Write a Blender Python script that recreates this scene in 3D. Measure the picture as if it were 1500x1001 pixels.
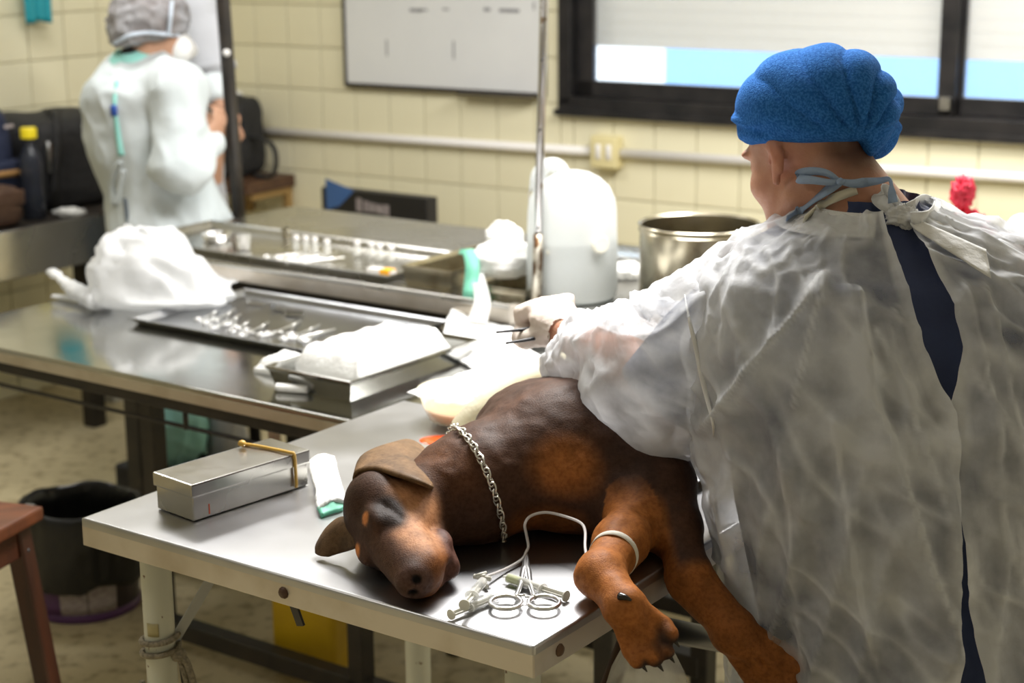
import bpy, bmesh, math, random
import numpy as np
from mathutils import Matrix, Vector
from mathutils.bvhtree import BVHTree
random.seed(7)
rng = np.random.default_rng(7)
for o in list(bpy.data.objects):
    bpy.data.objects.remove(o)
SC = bpy.context.scene
COL = SC.collection

# ------------------------------------------------------------------ camera
FPX, CAM_H, PITCH, ROLL = 2500.0, 1.78, math.radians(14.0), math.radians(0.45)
_f = np.array([0, math.cos(PITCH), -math.sin(PITCH)])
_r0 = np.array([1.0, 0, 0])
_d0 = np.array([0, -math.sin(PITCH), -math.cos(PITCH)])
_r = math.cos(ROLL) * _r0 + math.sin(ROLL) * _d0
_d = math.cos(ROLL) * _d0 - math.sin(ROLL) * _r0
EYE = np.array([0, 0, CAM_H])
cd = bpy.data.cameras.new('camera')
cam = bpy.data.objects.new('camera', cd)
COL.objects.link(cam)
cam.matrix_world = Matrix(((_r[0], -_d[0], -_f[0], 0), (_r[1], -_d[1], -_f[1], 0), (_r[2], -_d[2], -_f[2], CAM_H), (0, 0, 0, 1)))
cd.sensor_width = 36.0
cd.lens = FPX * 36.0 / 1500.0
cd.clip_start = 0.05
cd.dof.use_dof = True
cd.dof.focus_distance = 2.32
cd.dof.aperture_fstop = 4.5
SC.camera = cam

# ------------------------------------------------------------------ world, lights, exposure
w = bpy.data.worlds.new('outdoor_sky')
SC.world = w
w.use_nodes = True
bgn = w.node_tree.nodes['Background']
bgn.inputs[0].default_value = (0.80, 0.90, 1.0, 1)
bgn.inputs[1].default_value = 3.2
SC.view_settings.view_transform = 'Standard'
SC.view_settings.look = 'None'
SC.view_settings.gamma = 1.0
SC.view_settings.exposure = 0.14
SC.view_settings.use_curve_mapping = False

AX = math.radians(35.4)                      # the room is turned against the view by this angle
E1 = np.array([math.sin(AX), math.cos(AX), 0])     # into the room, along the left wall
E2 = np.array([math.cos(AX), -math.sin(AX), 0])    # to the right, along the back wall
RM = Matrix.Rotation(-AX, 4, 'Z')
def R(s, r, z=0.0):
    return E2 * s + E1 * r + np.array([0, 0, z])
def ray(x, y):
    return _f + (x - 750) / FPX * _r + (y - 500.5) / FPX * _d
def P(x, y, z):                              # point of the photo at a known height
    d = ray(x, y); return EYE + d * ((z - CAM_H) / d[2])
def PY(x, y, Y):                             # ... at a known distance
    d = ray(x, y); return EYE + d * (Y / d[1])
def SR(p):
    return np.array([p @ E2, p @ E1, p[2]])

def area_light(name, loc, target, sx, sy, power, col):
    l = bpy.data.lights.new(name, 'AREA')
    l.shape = 'RECTANGLE'; l.size = sx; l.size_y = sy; l.energy = power; l.color = col
    o = bpy.data.objects.new(name, l); COL.objects.link(o)
    o.location = loc
    d = Vector(target) - Vector(loc)
    o.rotation_euler = d.to_track_quat('-Z', 'Y').to_euler()
    return o
# ceiling fluorescent panels and the surgical lamp over the table
WARM = (1.0, 0.985, 0.962)
area_light('ceiling_lamp', R(-1.9, 3.0, 2.72), R(-1.9, 3.0, 0), 1.3, 0.5, 64, WARM)
area_light('ceiling_lamp', R(-1.3, 4.3, 2.72), R(-1.3, 4.3, 0), 1.3, 0.4, 74, WARM)
area_light('ceiling_lamp', R(-4.0, 3.4, 2.72), R(-4.0, 3.4, 0), 1.2, 0.4, 26, WARM)
area_light('ceiling_lamp', R(-2.6, 0.6, 2.72), R(-2.6, 0.6, 0), 1.2, 0.4, 9, WARM)
SURG = area_light('surgical_lamp', R(-1.75, 2.75, 2.15), R(-1.62, 2.35, 0.9), 0.42, 0.42, 13, (1.0, 0.98, 0.95))
SURG.data.spread = math.radians(100)

# ------------------------------------------------------------------ mesh helpers
MW = {}
def join(*parts):
    V, F, n = [], [], 0
    for v, f in parts:
        v = np.asarray(v, float).reshape(-1, 3)
        V.append(v); F += [tuple(i + n for i in q) for q in f]; n += len(v)
    return np.concatenate(V), F
def tf(vf, M):
    v, f = vf
    m = np.array(M)
    return np.asarray(v) @ m[:3, :3].T + m[:3, 3], f
def move(vf, p):
    return np.asarray(vf[0]) + np.asarray(p), vf[1]
def mark(o, label=None, cat=None, group=None, kind=None):
    if label: o['label'] = label
    if cat: o['category'] = cat
    if group: o['group'] = group
    if kind: o['kind'] = kind
    return o
def thing(name, label, cat, loc=(0, 0, 0), rz=0.0, group=None, kind=None):
    o = bpy.data.objects.new(name, None); COL.objects.link(o)
    o.empty_display_size = 0.05
    o.location = tuple(float(c) for c in loc); o.rotation_euler = (0, 0, rz)
    MW[o.name] = Matrix.Translation(Vector(tuple(float(c) for c in loc))) @ Matrix.Rotation(rz, 4, 'Z')
    return mark(o, label, cat, group, kind)
def obj(name, vf, mat, parent=None, smooth=True, cols=None, origin=None, rz=0.0, sharp=None):
    """vf in world coordinates; with parent it becomes a part of it"""
    v, f = vf
    v = np.asarray(v, float)
    if parent is not None:
        M = MW[parent.name]
    elif origin is not None:
        M = Matrix.Translation(Vector(tuple(float(c) for c in origin))) @ Matrix.Rotation(rz, 4, 'Z')
    else:
        M = Matrix.Identity(4)
    mi = np.array(M.inverted())
    v = v @ mi[:3, :3].T + mi[:3, 3]
    me = bpy.data.meshes.new(name)
    me.from_pydata(v.tolist(), [], [tuple(int(i) for i in q) for q in f])
    me.validate()
    if smooth:
        me.polygons.foreach_set('use_smooth', [True] * len(me.polygons))
        if sharp: me.set_sharp_from_angle(angle=math.radians(sharp))
    if cols is not None:
        ca = me.color_attributes.new('Col', 'FLOAT_COLOR', 'POINT')
        ca.data.foreach_set('color', np.concatenate([cols, np.ones((len(cols), 1))], 1).astype(np.float32).ravel())
    if mat: me.materials.append(mat)
    o = bpy.data.objects.new(name, me); COL.objects.link(o)
    if parent is not None:
        o.parent = parent; MW[o.name] = M
    else:
        o.matrix_world = M; MW[o.name] = M
    return o
def dup(root, loc, rz=0.0, label=None, group=None, tilt=None):
    r = root.copy(); COL.objects.link(r)
    r.location = tuple(float(c) for c in loc); r.rotation_euler = (tilt or 0.0, 0, rz)
    if label: r['label'] = label
    if group: r['group'] = group
    for ch in list(root.children):
        c = ch.copy(); COL.objects.link(c); c.parent = r
        for g in list(ch.children):
            e = g.copy(); COL.objects.link(e); e.parent = c
    return r

def box(c, size, bev=0.0, seg=1, M=None):
    bm = bmesh.new()
    bmesh.ops.create_cube(bm, size=1.0)
    for v in bm.verts:
        v.co = Vector((v.co.x * size[0], v.co.y * size[1], v.co.z * size[2]))
    if bev > 0:
        bmesh.ops.bevel(bm, geom=bm.edges[:], offset=bev, segments=seg, profile=0.7, affect='EDGES')
    v = np.array([tuple(q.co) for q in bm.verts]); f = [tuple(q.index for q in p.verts) for p in bm.faces]
    bm.free()
    vf = (v, f)
    if M is not None: vf = tf(vf, M)
    return move(vf, c)
def rbox(s0, s1, r0, r1, z0, z1, bev=0.003, seg=1):
    """box given in room coordinates"""
    return tf(box(((s0 + s1) / 2, (r0 + r1) / 2, (z0 + z1) / 2), (abs(s1 - s0), abs(r1 - r0), abs(z1 - z0)), bev, seg), RM)
def frame_from(d):
    d = np.asarray(d, float); d = d / np.linalg.norm(d)
    a = np.array([0, 0, 1.0]) if abs(d[2]) < 0.9 else np.array([1.0, 0, 0])
    x = np.cross(a, d); x /= np.linalg.norm(x)
    return x, np.cross(d, x), d
def catmull(pts, n):
    pts = np.asarray(pts, float)
    p = np.concatenate([[2 * pts[0] - pts[1]], pts, [2 * pts[-1] - pts[-2]]])
    out = []
    m = len(pts) - 1
    for t in np.linspace(0, m, n):
        i = min(int(t), m - 1); u = t - i
        a, b, c, d = p[i], p[i + 1], p[i + 2], p[i + 3]
        out.append(0.5 * ((2 * b) + (c - a) * u + (2 * a - 5 * b + 4 * c - d) * u * u + (3 * b - a - 3 * c + d) * u ** 3))
    return np.array(out)
def tube(pts, rad, n=8, closed=False, flat=None, caps=True):
    pts = np.asarray(pts, float); m = len(pts)
    rad = np.full(m, rad) if np.isscalar(rad) else np.asarray(rad)
    tan = np.gradient(pts, axis=0)
    if closed: tan = np.roll(pts, -1, 0) - np.roll(pts, 1, 0)
    tan /= np.linalg.norm(tan, axis=1)[:, None] + 1e-12
    x, y, _ = frame_from(tan[0])
    V = []
    for i in range(m):
        x = x - tan[i] * (x @ tan[i]); x /= np.linalg.norm(x)
        y = np.cross(tan[i], x)
        for k in range(n):
            a = 2 * math.pi * k / n
            V.append(pts[i] + rad[i] * (math.cos(a) * x + math.sin(a) * y * (flat or 1.0)))
    F = []
    for i in range(m if closed else m - 1):
        j = (i + 1) % m
        for k in range(n):
            l = (k + 1) % n
            F.append((i * n + k, i * n + l, j * n + l, j * n + k))
    if not closed and caps:
        F.append(tuple(range(n - 1, -1, -1))); F.append(tuple((m - 1) * n + k for k in range(n)))
    return np.array(V), F
def ribbon(pts, wdir, width, thick=0.0012):
    """flat strap: wdir gives its width direction at every point"""
    pts = np.asarray(pts, float); wdir = np.asarray(wdir, float)
    if wdir.ndim == 1: wdir = np.tile(wdir, (len(pts), 1))
    width = np.full(len(pts), width) if np.isscalar(width) else np.asarray(width)
    tan = np.gradient(pts, axis=0)
    V, F = [], []
    for p, t, w_, b in zip(pts, tan, wdir, width):
        t = t / (np.linalg.norm(t) + 1e-9)
        w_ = w_ - t * (w_ @ t); w_ /= np.linalg.norm(w_) + 1e-9
        nn = np.cross(t, w_)
        for a, c in ((-1, -1), (1, -1), (1, 1), (-1, 1)):
            V.append(p + w_ * a * b / 2 + nn * c * thick / 2)
    for i in range(len(pts) - 1):
        for k in range(4):
            l = (k + 1) % 4
            F.append((i * 4 + k, i * 4 + l, i * 4 + 4 + l, i * 4 + 4 + k))
    m = (len(pts) - 1) * 4
    F += [(3, 2, 1, 0), (m, m + 1, m + 2, m + 3)]
    return np.array(V), F
def lathe(prof, n=32, c=(0, 0, 0), M=None, sx=1.0, sy=1.0):
    """profile of (radius, height); radius 0 closes the end"""
    V, F, rows = [], [], []
    for r, z in prof:
        if r < 1e-6:
            rows.append([len(V)]); V.append((0, 0, z))
        else:
            rows.append(list(range(len(V), len(V) + n)))
            for k in range(n):
                a = 2 * math.pi * k / n
                V.append((r * math.cos(a) * sx, r * math.sin(a) * sy, z))
    for a, b in zip(rows[:-1], rows[1:]):
        for k in range(n):
            l = (k + 1) % n
            if len(a) == 1 and len(b) == 1: continue
            if len(a) == 1: F.append((a[0], b[l], b[k]))
            elif len(b) == 1: F.append((a[k], a[l], b[0]))
            else: F.append((a[k], a[l], b[l], b[k]))
    vf = (np.array(V), F)
    if M is not None: vf = tf(vf, M)
    return move(vf, c)
def cyl(p, q, r, n=12, r2=None):
    return tube([p, q], [r, r if r2 is None else r2], n)
def _hash(i, j, k, seed):
    h = (i * 374761393 + j * 668265263 + k * 2147483647 + seed * 1274126177) & 0xffffffff
    h = ((h ^ (h >> 13)) * 1274126177) & 0xffffffff
    return ((h ^ (h >> 16)) & 0xffff) / 32767.5 - 1.0
def vnoise(p, seed=0):
    p = np.asarray(p, float)
    i = np.floor(p).astype(np.int64); f = p - i
    u = f * f * f * (f * (f * 6 - 15) + 10)
    out = 0
    for a in (0, 1):
        for b in (0, 1):
            for c in (0, 1):
                wgt = (u[..., 0] if a else 1 - u[..., 0]) * (u[..., 1] if b else 1 - u[..., 1]) * (u[..., 2] if c else 1 - u[..., 2])
                out = out + wgt * _hash(i[..., 0] + a, i[..., 1] + b, i[..., 2] + c, seed)
    return out
def fbm(p, oct=3, seed=0):
    p = np.asarray(p, float)
    s, a = 0, 1.0
    for k in range(oct):
        s = s + a * vnoise(p * 2 ** k + 13.7 * k, seed + k); a *= 0.5
    return s
def ridge(p, seed=0):
    return 1 - 2 * np.abs(vnoise(p, seed))
def grid_mesh(G, closed_u=False, flip=False):
    nv, nu = G.shape[:2]
    F = []
    for j in range(nv - 1):
        for i in range(nu if closed_u else nu - 1):
            l = (i + 1) % nu
            q = (j * nu + i, j * nu + l, (j + 1) * nu + l, (j + 1) * nu + i)
            F.append(q[::-1] if flip else q)
    return G.reshape(-1, 3), F
def grid_normals(G, closed_u=False):
    if closed_u:
        du = np.roll(G, -1, 1) - np.roll(G, 1, 1)
    else:
        du = np.gradient(G, axis=1)
    dv = np.gradient(G, axis=0)
    n = np.cross(du, dv)
    return n / (np.linalg.norm(n, axis=2)[..., None] + 1e-9)
def solid_sheet(G, thick):
    """closed sheet from a point grid"""
    n = grid_normals(G)
    nv, nu = G.shape[:2]
    a, fa = grid_mesh(G + n * thick / 2); b, fb = grid_mesh(G - n * thick / 2, flip=True)
    N = nv * nu
    F = fa + [tuple(i + N for i in q) for q in fb]
    rim = [i for i in range(nu)] + [j * nu + nu - 1 for j in range(1, nv)] + [(nv - 1) * nu + i for i in range(nu - 2, -1, -1)] + [j * nu for j in range(nv - 2, 0, -1)]
    for k in range(len(rim)):
        p, q = rim[k], rim[(k + 1) % len(rim)]
        F.append((q, p, p + N, q + N))
    return np.concatenate([a, b]), F
def sheet4(p00, p10, p11, p01, nu=16, nv=16, amp=0.0, scale=20.0, thick=0.002, seed=0, lift=None):
    u, v = np.meshgrid(np.linspace(0, 1, nu), np.linspace(0, 1, nv))
    G = ((1 - u) * (1 - v))[..., None] * p00 + (u * (1 - v))[..., None] * p10 + (u * v)[..., None] * p11 + ((1 - u) * v)[..., None] * p01
    nz = fbm(G * scale, 3, seed)
    G = G.copy(); G[..., 2] += amp * np.abs(nz)
    G[..., 0] += amp * 0.5 * vnoise(G * scale * 0.7, seed + 9); G[..., 1] += amp * 0.5 * vnoise(G * scale * 0.7, seed + 17)
    if lift is not None: G[..., 2] += lift(u, v)
    return solid_sheet(G, thick)

# ---------------------------------------------------------------- implicit surfaces (bodies)
class Field:
    def __init__(s, lo, hi, h):
        s.lo = np.array(lo, float); s.h = h
        s.n = np.ceil((np.array(hi) - s.lo) / h).astype(int) + 1
        s.f = np.full(s.n, 0.2, np.float32)
        s.ax = [(s.lo[i] + h * np.arange(s.n[i])).astype(np.float32) for i in range(3)]
    def sl(s, lo, hi):
        a = np.clip(np.floor((np.array(lo) - s.lo) / s.h).astype(int), 0, s.n)
        b = np.clip(np.ceil((np.array(hi) - s.lo) / s.h).astype(int) + 1, 0, s.n)
        return tuple(slice(int(i), int(j)) for i, j in zip(a, b))
    def add(s, prim, k=0.02, sub=False):
        fn, lo, hi = prim
        q = s.sl(np.array(lo) - 1.5 * k - 3 * s.h, np.array(hi) + 1.5 * k + 3 * s.h)
        if any(x.stop - x.start < 1 for x in q): return s
        X = s.ax[0][q[0]][:, None, None]; Y = s.ax[1][q[1]][None, :, None]; Z = s.ax[2][q[2]][None, None, :]
        d = fn(X, Y, Z); a = s.f[q]
        if sub:
            d = -d
            hh = np.clip(0.5 - 0.5 * (a - d) / k, 0, 1)
            s.f[q] = a * (1 - hh) + d * hh + k * hh * (1 - hh)
            # plain smooth maximum of a and d
        else:
            hh = np.clip(0.5 + 0.5 * (a - d) / k, 0, 1)
            s.f[q] = a * (1 - hh) + d * hh - k * hh * (1 - hh)
        return s
    def sample(s, p):
        g = (np.asarray(p) - s.lo) / s.h
        i = np.clip(np.floor(g).astype(int), 0, s.n - 2); t = g - i
        o = 0
        for a in (0, 1):
            for b in (0, 1):
                for c in (0, 1):
                    o = o + s.f[i[..., 0] + a, i[..., 1] + b, i[..., 2] + c] * (t[..., 0] if a else 1 - t[..., 0]) * (t[..., 1] if b else 1 - t[..., 1]) * (t[..., 2] if c else 1 - t[..., 2])
        return o
    def mesh(s):
        f = s.f
        neg = f < 0
        c = np.zeros(tuple(s.n - 1), np.int8)
        for a in (0, 1):
            for b in (0, 1):
                for e in (0, 1):
                    c += neg[a:f.shape[0] - 1 + a, b:f.shape[1] - 1 + b, e:f.shape[2] - 1 + e]
        act = (c > 0) & (c < 8)
        I = np.argwhere(act)
        idx = np.full(act.shape, -1, np.int32); idx[act] = np.arange(len(I))
        acc = np.zeros((len(I), 3)); cnt = np.zeros(len(I))
        corners = [(a, b, e) for a in (0, 1) for b in (0, 1) for e in (0, 1)]
        for p in corners:
            for ax in range(3):
                if p[ax]: continue
                q = list(p); q[ax] = 1
                fa = f[I[:, 0] + p[0], I[:, 1] + p[1], I[:, 2] + p[2]]; fb = f[I[:, 0] + q[0], I[:, 1] + q[1], I[:, 2] + q[2]]
                m = (fa < 0) != (fb < 0)
                t = np.where(m, fa / np.where(fa == fb, 1, fa - fb), 0)
                pos = np.tile(np.array(p, float), (len(I), 1)); pos[:, ax] += t
                acc[m] += pos[m]; cnt[m] += 1
        V = s.lo + (I + acc / cnt[:, None]) * s.h
        F = []
        for ax in range(3):
            b, e = (ax + 1) % 3, (ax + 2) % 3
            sl0 = [slice(None)] * 3; sl1 = [slice(None)] * 3
            sl0[ax] = slice(0, -1); sl1[ax] = slice(1, None)
            n0, n1 = neg[tuple(sl0)], neg[tuple(sl1)]
            E_ = np.argwhere(n0 != n1)
            ok = (E_[:, b] > 0) & (E_[:, e] > 0) & (E_[:, b] < s.n[b] - 1) & (E_[:, e] < s.n[e] - 1)
            E_ = E_[ok]
            flip = n0[E_[:, 0], E_[:, 1], E_[:, 2]]
            def cell(db, de):
                q = E_.copy(); q[:, b] += db; q[:, e] += de
                return idx[q[:, 0], q[:, 1], q[:, 2]]
            Q = np.stack([cell(-1, -1), cell(0, -1), cell(0, 0), cell(-1, 0)], 1)
            Q[~flip] = Q[~flip][:, ::-1]
            F.append(Q)
        return V, np.concatenate(F)
def rc(a, b, ra, rb=None):
    a = np.asarray(a, float); b = np.asarray(b, float); rb = ra if rb is None else rb
    d = b - a; L = d @ d
    def fn(X, Y, Z):
        t = np.clip(((X - a[0]) * d[0] + (Y - a[1]) * d[1] + (Z - a[2]) * d[2]) / L, 0, 1)
        return np.sqrt((X - a[0] - t * d[0]) ** 2 + (Y - a[1] - t * d[1]) ** 2 + (Z - a[2] - t * d[2]) ** 2) - (ra + (rb - ra) * t)
    m = max(ra, rb)
    return fn, np.minimum(a, b) - m, np.maximum(a, b) + m
def el(c, r, axes=None):
    c = np.asarray(c, float); r = np.asarray(r, float)
    ax = np.eye(3) if axes is None else np.asarray(axes, float)
    def fn(X, Y, Z):
        q = [((X - c[0]) * ax[i][0] + (Y - c[1]) * ax[i][1] + (Z - c[2]) * ax[i][2]) for i in range(3)]
        k0 = np.sqrt(sum((q[i] / r[i]) ** 2 for i in range(3))); k1 = np.sqrt(sum((q[i] / r[i] ** 2) ** 2 for i in range(3)))
        return k0 * (k0 - 1) / (k1 + 1e-6)
    m = r.max()
    return fn, c - m, c + m
def halfspace(c, n, lo, hi):
    c = np.asarray(c, float); n = np.asarray(n, float)
    return (lambda X, Y, Z: (X - c[0]) * n[0] + (Y - c[1]) * n[1] + (Z - c[2]) * n[2]), lo, hi
def unit(v):
    v = np.asarray(v, float); return v / np.linalg.norm(v)
def smooth01(x, a, b):
    t = np.clip((x - a) / (b - a), 0, 1); return t * t * (3 - 2 * t)
def relax(V, F, it=2, lam=0.5):
    V = np.array(V); F = np.asarray(F)
    for _ in range(it):
        acc = np.zeros_like(V); cnt = np.zeros(len(V))
        for k in range(F.shape[1]):
            a = F[:, k]; b = F[:, (k + 1) % F.shape[1]]
            np.add.at(acc, a, V[b]); np.add.at(cnt, a, 1)
            np.add.at(acc, b, V[a]); np.add.at(cnt, b, 1)
        V = V * (1 - lam) + lam * acc / cnt[:, None]
    return V
def vert_normals(V, F):
    F = np.asarray(F)
    n = np.cross(V[F[:, 2]] - V[F[:, 0]], V[F[:, 3]] - V[F[:, 1]])
    N = np.zeros_like(V)
    for k in range(4): np.add.at(N, F[:, k], n)
    return N / (np.linalg.norm(N, axis=1)[:, None] + 1e-12)

# ------------------------------------------------------------------ materials
def mat(name, col, rough=0.5, metal=0.0, col2=None, vscale=8.0, vlo=0.35, vhi=0.65, stretch=(1, 1, 1), rvar=0.0, rscale=10.0,
        bump=0.0, bscale=150.0, bstretch=None, spec=0.5, trans=0.0, ior=1.45, alpha=1.0, sheen=0.0, attr=False, coat=0.0, transl=0.0, transl_col=None, alpha_var=0.0, ascale=30.0, emit=None, sss=0.0, alpha_attr=False):
    m = bpy.data.materials.new(name); m.use_nodes = True
    nt = m.node_tree; N = nt.nodes; L = nt.links
    b = N['Principled BSDF']
    b.inputs['Roughness'].default_value = rough; b.inputs['Metallic'].default_value = metal
    b.inputs['Specular IOR Level'].default_value = spec; b.inputs['IOR'].default_value = ior
    b.inputs['Transmission Weight'].default_value = trans
    b.inputs['Coat Weight'].default_value = coat
    b.inputs['Sheen Weight'].default_value = sheen
    if sss:
        b.inputs['Subsurface Weight'].default_value = sss; b.inputs['Subsurface Radius'].default_value = (0.01, 0.004, 0.002)
        b.inputs['Subsurface Scale'].default_value = 0.6
    tc = N.new('ShaderNodeTexCoord')
    def noise(scale, st=(1, 1, 1), detail=4):
        mp = N.new('ShaderNodeMapping'); mp.inputs['Scale'].default_value = st
        L.new(tc.outputs['Object'], mp.inputs['Vector'])
        n = N.new('ShaderNodeTexNoise'); n.inputs['Scale'].default_value = scale; n.inputs['Detail'].default_value = detail
        L.new(mp.outputs['Vector'], n.inputs['Vector'])
        return n.outputs['Fac']
    c1 = (*col, 1)
    src = None
    if attr:
        a = N.new('ShaderNodeAttribute'); a.attribute_name = 'Col'; src = a.outputs['Color']
    if col2 is not None:
        rp = N.new('ShaderNodeMapRange'); rp.inputs[1].default_value = vlo; rp.inputs[2].default_value = vhi
        L.new(noise(vscale, stretch), rp.inputs[0])
        mx = N.new('ShaderNodeMix'); mx.data_type = 'RGBA'
        if attr:
            mx.blend_type = 'MULTIPLY'; mx.inputs[7].default_value = (*col2, 1); L.new(src, mx.inputs[6])
        else:
            mx.inputs[6].default_value = c1; mx.inputs[7].default_value = (*col2, 1)
        L.new(rp.outputs[0], mx.inputs[0]); src = mx.outputs[2]
    if src is not None: L.new(src, b.inputs['Base Color'])
    else: b.inputs['Base Color'].default_value = c1
    if rvar:
        mr = N.new('ShaderNodeMapRange'); mr.inputs[1].default_value = 0.3; mr.inputs[2].default_value = 0.7
        mr.inputs[3].default_value = max(0.02, rough - rvar); mr.inputs[4].default_value = min(1, rough + rvar)
        L.new(noise(rscale, stretch), mr.inputs[0]); L.new(mr.outputs[0], b.inputs['Roughness'])
    if bump:
        bp = N.new('ShaderNodeBump'); bp.inputs['Strength'].default_value = bump; bp.inputs['Distance'].default_value = 0.01
        L.new(noise(bscale, bstretch or stretch), bp.inputs['Height']); L.new(bp.outputs[0], b.inputs['Normal'])
    if emit is not None:
        b.inputs['Emission Color'].default_value = (*emit[0], 1); b.inputs['Emission Strength'].default_value = emit[1]
    out = N['Material Output']; last = b.outputs[0]
    if transl:
        t = N.new('ShaderNodeBsdfTranslucent'); t.inputs[0].default_value = (*(transl_col or col), 1)
        ms = N.new('ShaderNodeMixShader'); ms.inputs[0].default_value = transl
        L.new(last, ms.inputs[1]); L.new(t.outputs[0], ms.inputs[2]); last = ms.outputs[0]
    if alpha < 1.0:
        t = N.new('ShaderNodeBsdfTransparent'); ms = N.new('ShaderNodeMixShader'); ms.inputs[0].default_value = alpha
        if alpha_var:
            mr = N.new('ShaderNodeMapRange'); mr.inputs[1].default_value = 0.3; mr.inputs[2].default_value = 0.7
            mr.inputs[3].default_value = max(0.05, alpha - alpha_var); mr.inputs[4].default_value = min(1, alpha + alpha_var)
            L.new(noise(ascale, (1, 1, 1), 6), mr.inputs[0]); aout = mr.outputs[0]
            if alpha_attr:
                at = N.new('ShaderNodeAttribute'); at.attribute_name = 'Col'
                ad = N.new('ShaderNodeMath'); ad.operation = 'ADD'; ad.use_clamp = True
                L.new(aout, ad.inputs[0]); L.new(at.outputs['Fac'], ad.inputs[1]); aout = ad.outputs[0]
            L.new(aout, ms.inputs[0])
        L.new(t.outputs[0], ms.inputs[1]); L.new(last, ms.inputs[2]); last = ms.outputs[0]
    L.new(last, out.inputs[0])
    return m
M = {}
M['tile'] = mat('cream_glazed_tile', (0.78, 0.74, 0.54), 0.35, col2=(0.74, 0.69, 0.49), vscale=2.0)
M['grout'] = mat('grout', (0.66, 0.62, 0.45), 0.9, col2=(0.56, 0.52, 0.37), vscale=30)
M['plaster'] = mat('cream_plaster', (0.64, 0.63, 0.58), 0.8, bump=0.1, bscale=60)
M['ceiling'] = mat('white_ceiling', (0.75, 0.74, 0.70), 0.9, bump=0.05)
M['floor'] = mat('worn_terrazzo', (0.54, 0.46, 0.28), 0.55, col2=(0.33, 0.265, 0.15), vscale=22, vlo=0.50, vhi=0.68, bump=0.08, bscale=40)
M['steel'] = mat('brushed_steel', (0.52, 0.52, 0.53), 0.33, 1.0, col2=(0.45, 0.45, 0.46), vscale=6, rvar=0.04, rscale=5, bump=0.02, bscale=60, bstretch=(1, 12, 1))
M['steel_worn'] = mat('worn_steel', (0.58, 0.57, 0.55), 0.26, 1.0, col2=(0.48, 0.47, 0.44), vscale=5, rvar=0.09, rscale=4, bump=0.02, bscale=20)
M['steel_polish'] = mat('polished_steel', (0.50, 0.50, 0.49), 0.13, 1.0, col2=(0.40, 0.40, 0.38), vscale=4, rvar=0.06, rscale=4)
M['steel_edge'] = mat('stained_steel_edge', (0.66, 0.61, 0.55), 0.40, 0.85, col2=(0.50, 0.44, 0.36), vscale=9, vlo=0.45, vhi=0.75)
M['steel_dark'] = mat('dull_tray_steel', (0.36, 0.37, 0.38), 0.28, 1.0, col2=(0.28, 0.28, 0.29), vscale=7)
M['steel_old'] = mat('tarnished_steel', (0.48, 0.44, 0.34), 0.25, 1.0, col2=(0.25, 0.20, 0.12), vscale=12, vlo=0.5, vhi=0.75)
M['instrument'] = mat('instrument_steel', (0.86, 0.86, 0.86), 0.28, 1.0)
M['chrome'] = mat('chain_chrome', (0.70, 0.68, 0.64), 0.18, 1.0)
M['pole_steel'] = mat('pole_steel', (0.55, 0.54, 0.55), 0.25, 1.0, col2=(0.25, 0.18, 0.12), vscale=30, vlo=0.66, vhi=0.72)
M['rust'] = mat('rusty_chrome', (0.55, 0.52, 0.45), 0.4, 0.8, col2=(0.10, 0.05, 0.02), vscale=55, vlo=0.47, vhi=0.55, stretch=(1, 1, 0.4))
M['black_metal'] = mat('black_painted_metal', (0.018, 0.016, 0.015), 0.45, col2=(0.035, 0.028, 0.022), vscale=14)
M['window_black'] = mat('black_window_frame', (0.010, 0.010, 0.011), 0.35, col2=(0.022, 0.02, 0.02), vscale=12)
M['cream_paint'] = mat('chipped_cream_paint', (0.60, 0.60, 0.50), 0.4, col2=(0.16, 0.08, 0.03), vscale=42, vlo=0.665, vhi=0.69)
M['grey_paint'] = mat('grey_paint', (0.42, 0.42, 0.39), 0.5)
M['pvc_white'] = mat('white_pvc', (0.78, 0.76, 0.74), 0.4)
M['pvc_cream'] = mat('cream_plastic', (0.70, 0.62, 0.34), 0.4)
M['board'] = mat('whiteboard', (0.70, 0.71, 0.71), 0.25, col2=(0.64, 0.65, 0.66), vscale=2)
M['ink'] = mat('faded_marker', (0.25, 0.25, 0.27), 0.6)
M['navy_print'] = mat('navy_print', (0.02, 0.035, 0.10), 0.5)
M['shutter'] = mat('pale_shutter', (0.72, 0.71, 0.66), 0.5, transl=0.35)
M['glass'] = mat('window_glass', (1, 1, 1), 0.02, alpha=0.10, spec=0.5)
M['blue_wall'] = mat('blue_outdoor_wall', (0.20, 0.45, 0.85), 0.7)
M['white_wall'] = mat('white_outdoor_wall', (0.9, 0.92, 0.95), 0.7)
M['wood'] = mat('red_brown_wood', (0.062, 0.019, 0.009), 0.38, col2=(0.030, 0.010, 0.006), vscale=5, stretch=(6, 6, 0.6), bump=0.05, bscale=40)
M['wood_top'] = mat('worn_wood_top', (0.13, 0.040, 0.016), 0.35, col2=(0.066, 0.021, 0.010), vscale=6, stretch=(1, 7, 1))
M['dark_wood'] = mat('dark_shelf_wood', (0.060, 0.026, 0.016), 0.5, col2=(0.10, 0.05, 0.025), vscale=5, stretch=(1, 6, 6))
M['light_wood'] = mat('ochre_wood', (0.32, 0.20, 0.07), 0.6)
M['granite'] = mat('dark_counter', (0.025, 0.021, 0.018), 0.35, col2=(0.05, 0.042, 0.035), vscale=60)
M['black_cloth'] = mat('black_bag_cloth', (0.012, 0.012, 0.013), 0.75, col2=(0.022, 0.022, 0.024), vscale=40, bump=0.2, bscale=120)
M['navy_cloth'] = mat('navy_bag_cloth', (0.012, 0.018, 0.045), 0.75, col2=(0.02, 0.028, 0.065), vscale=40, bump=0.2, bscale=120)
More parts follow.
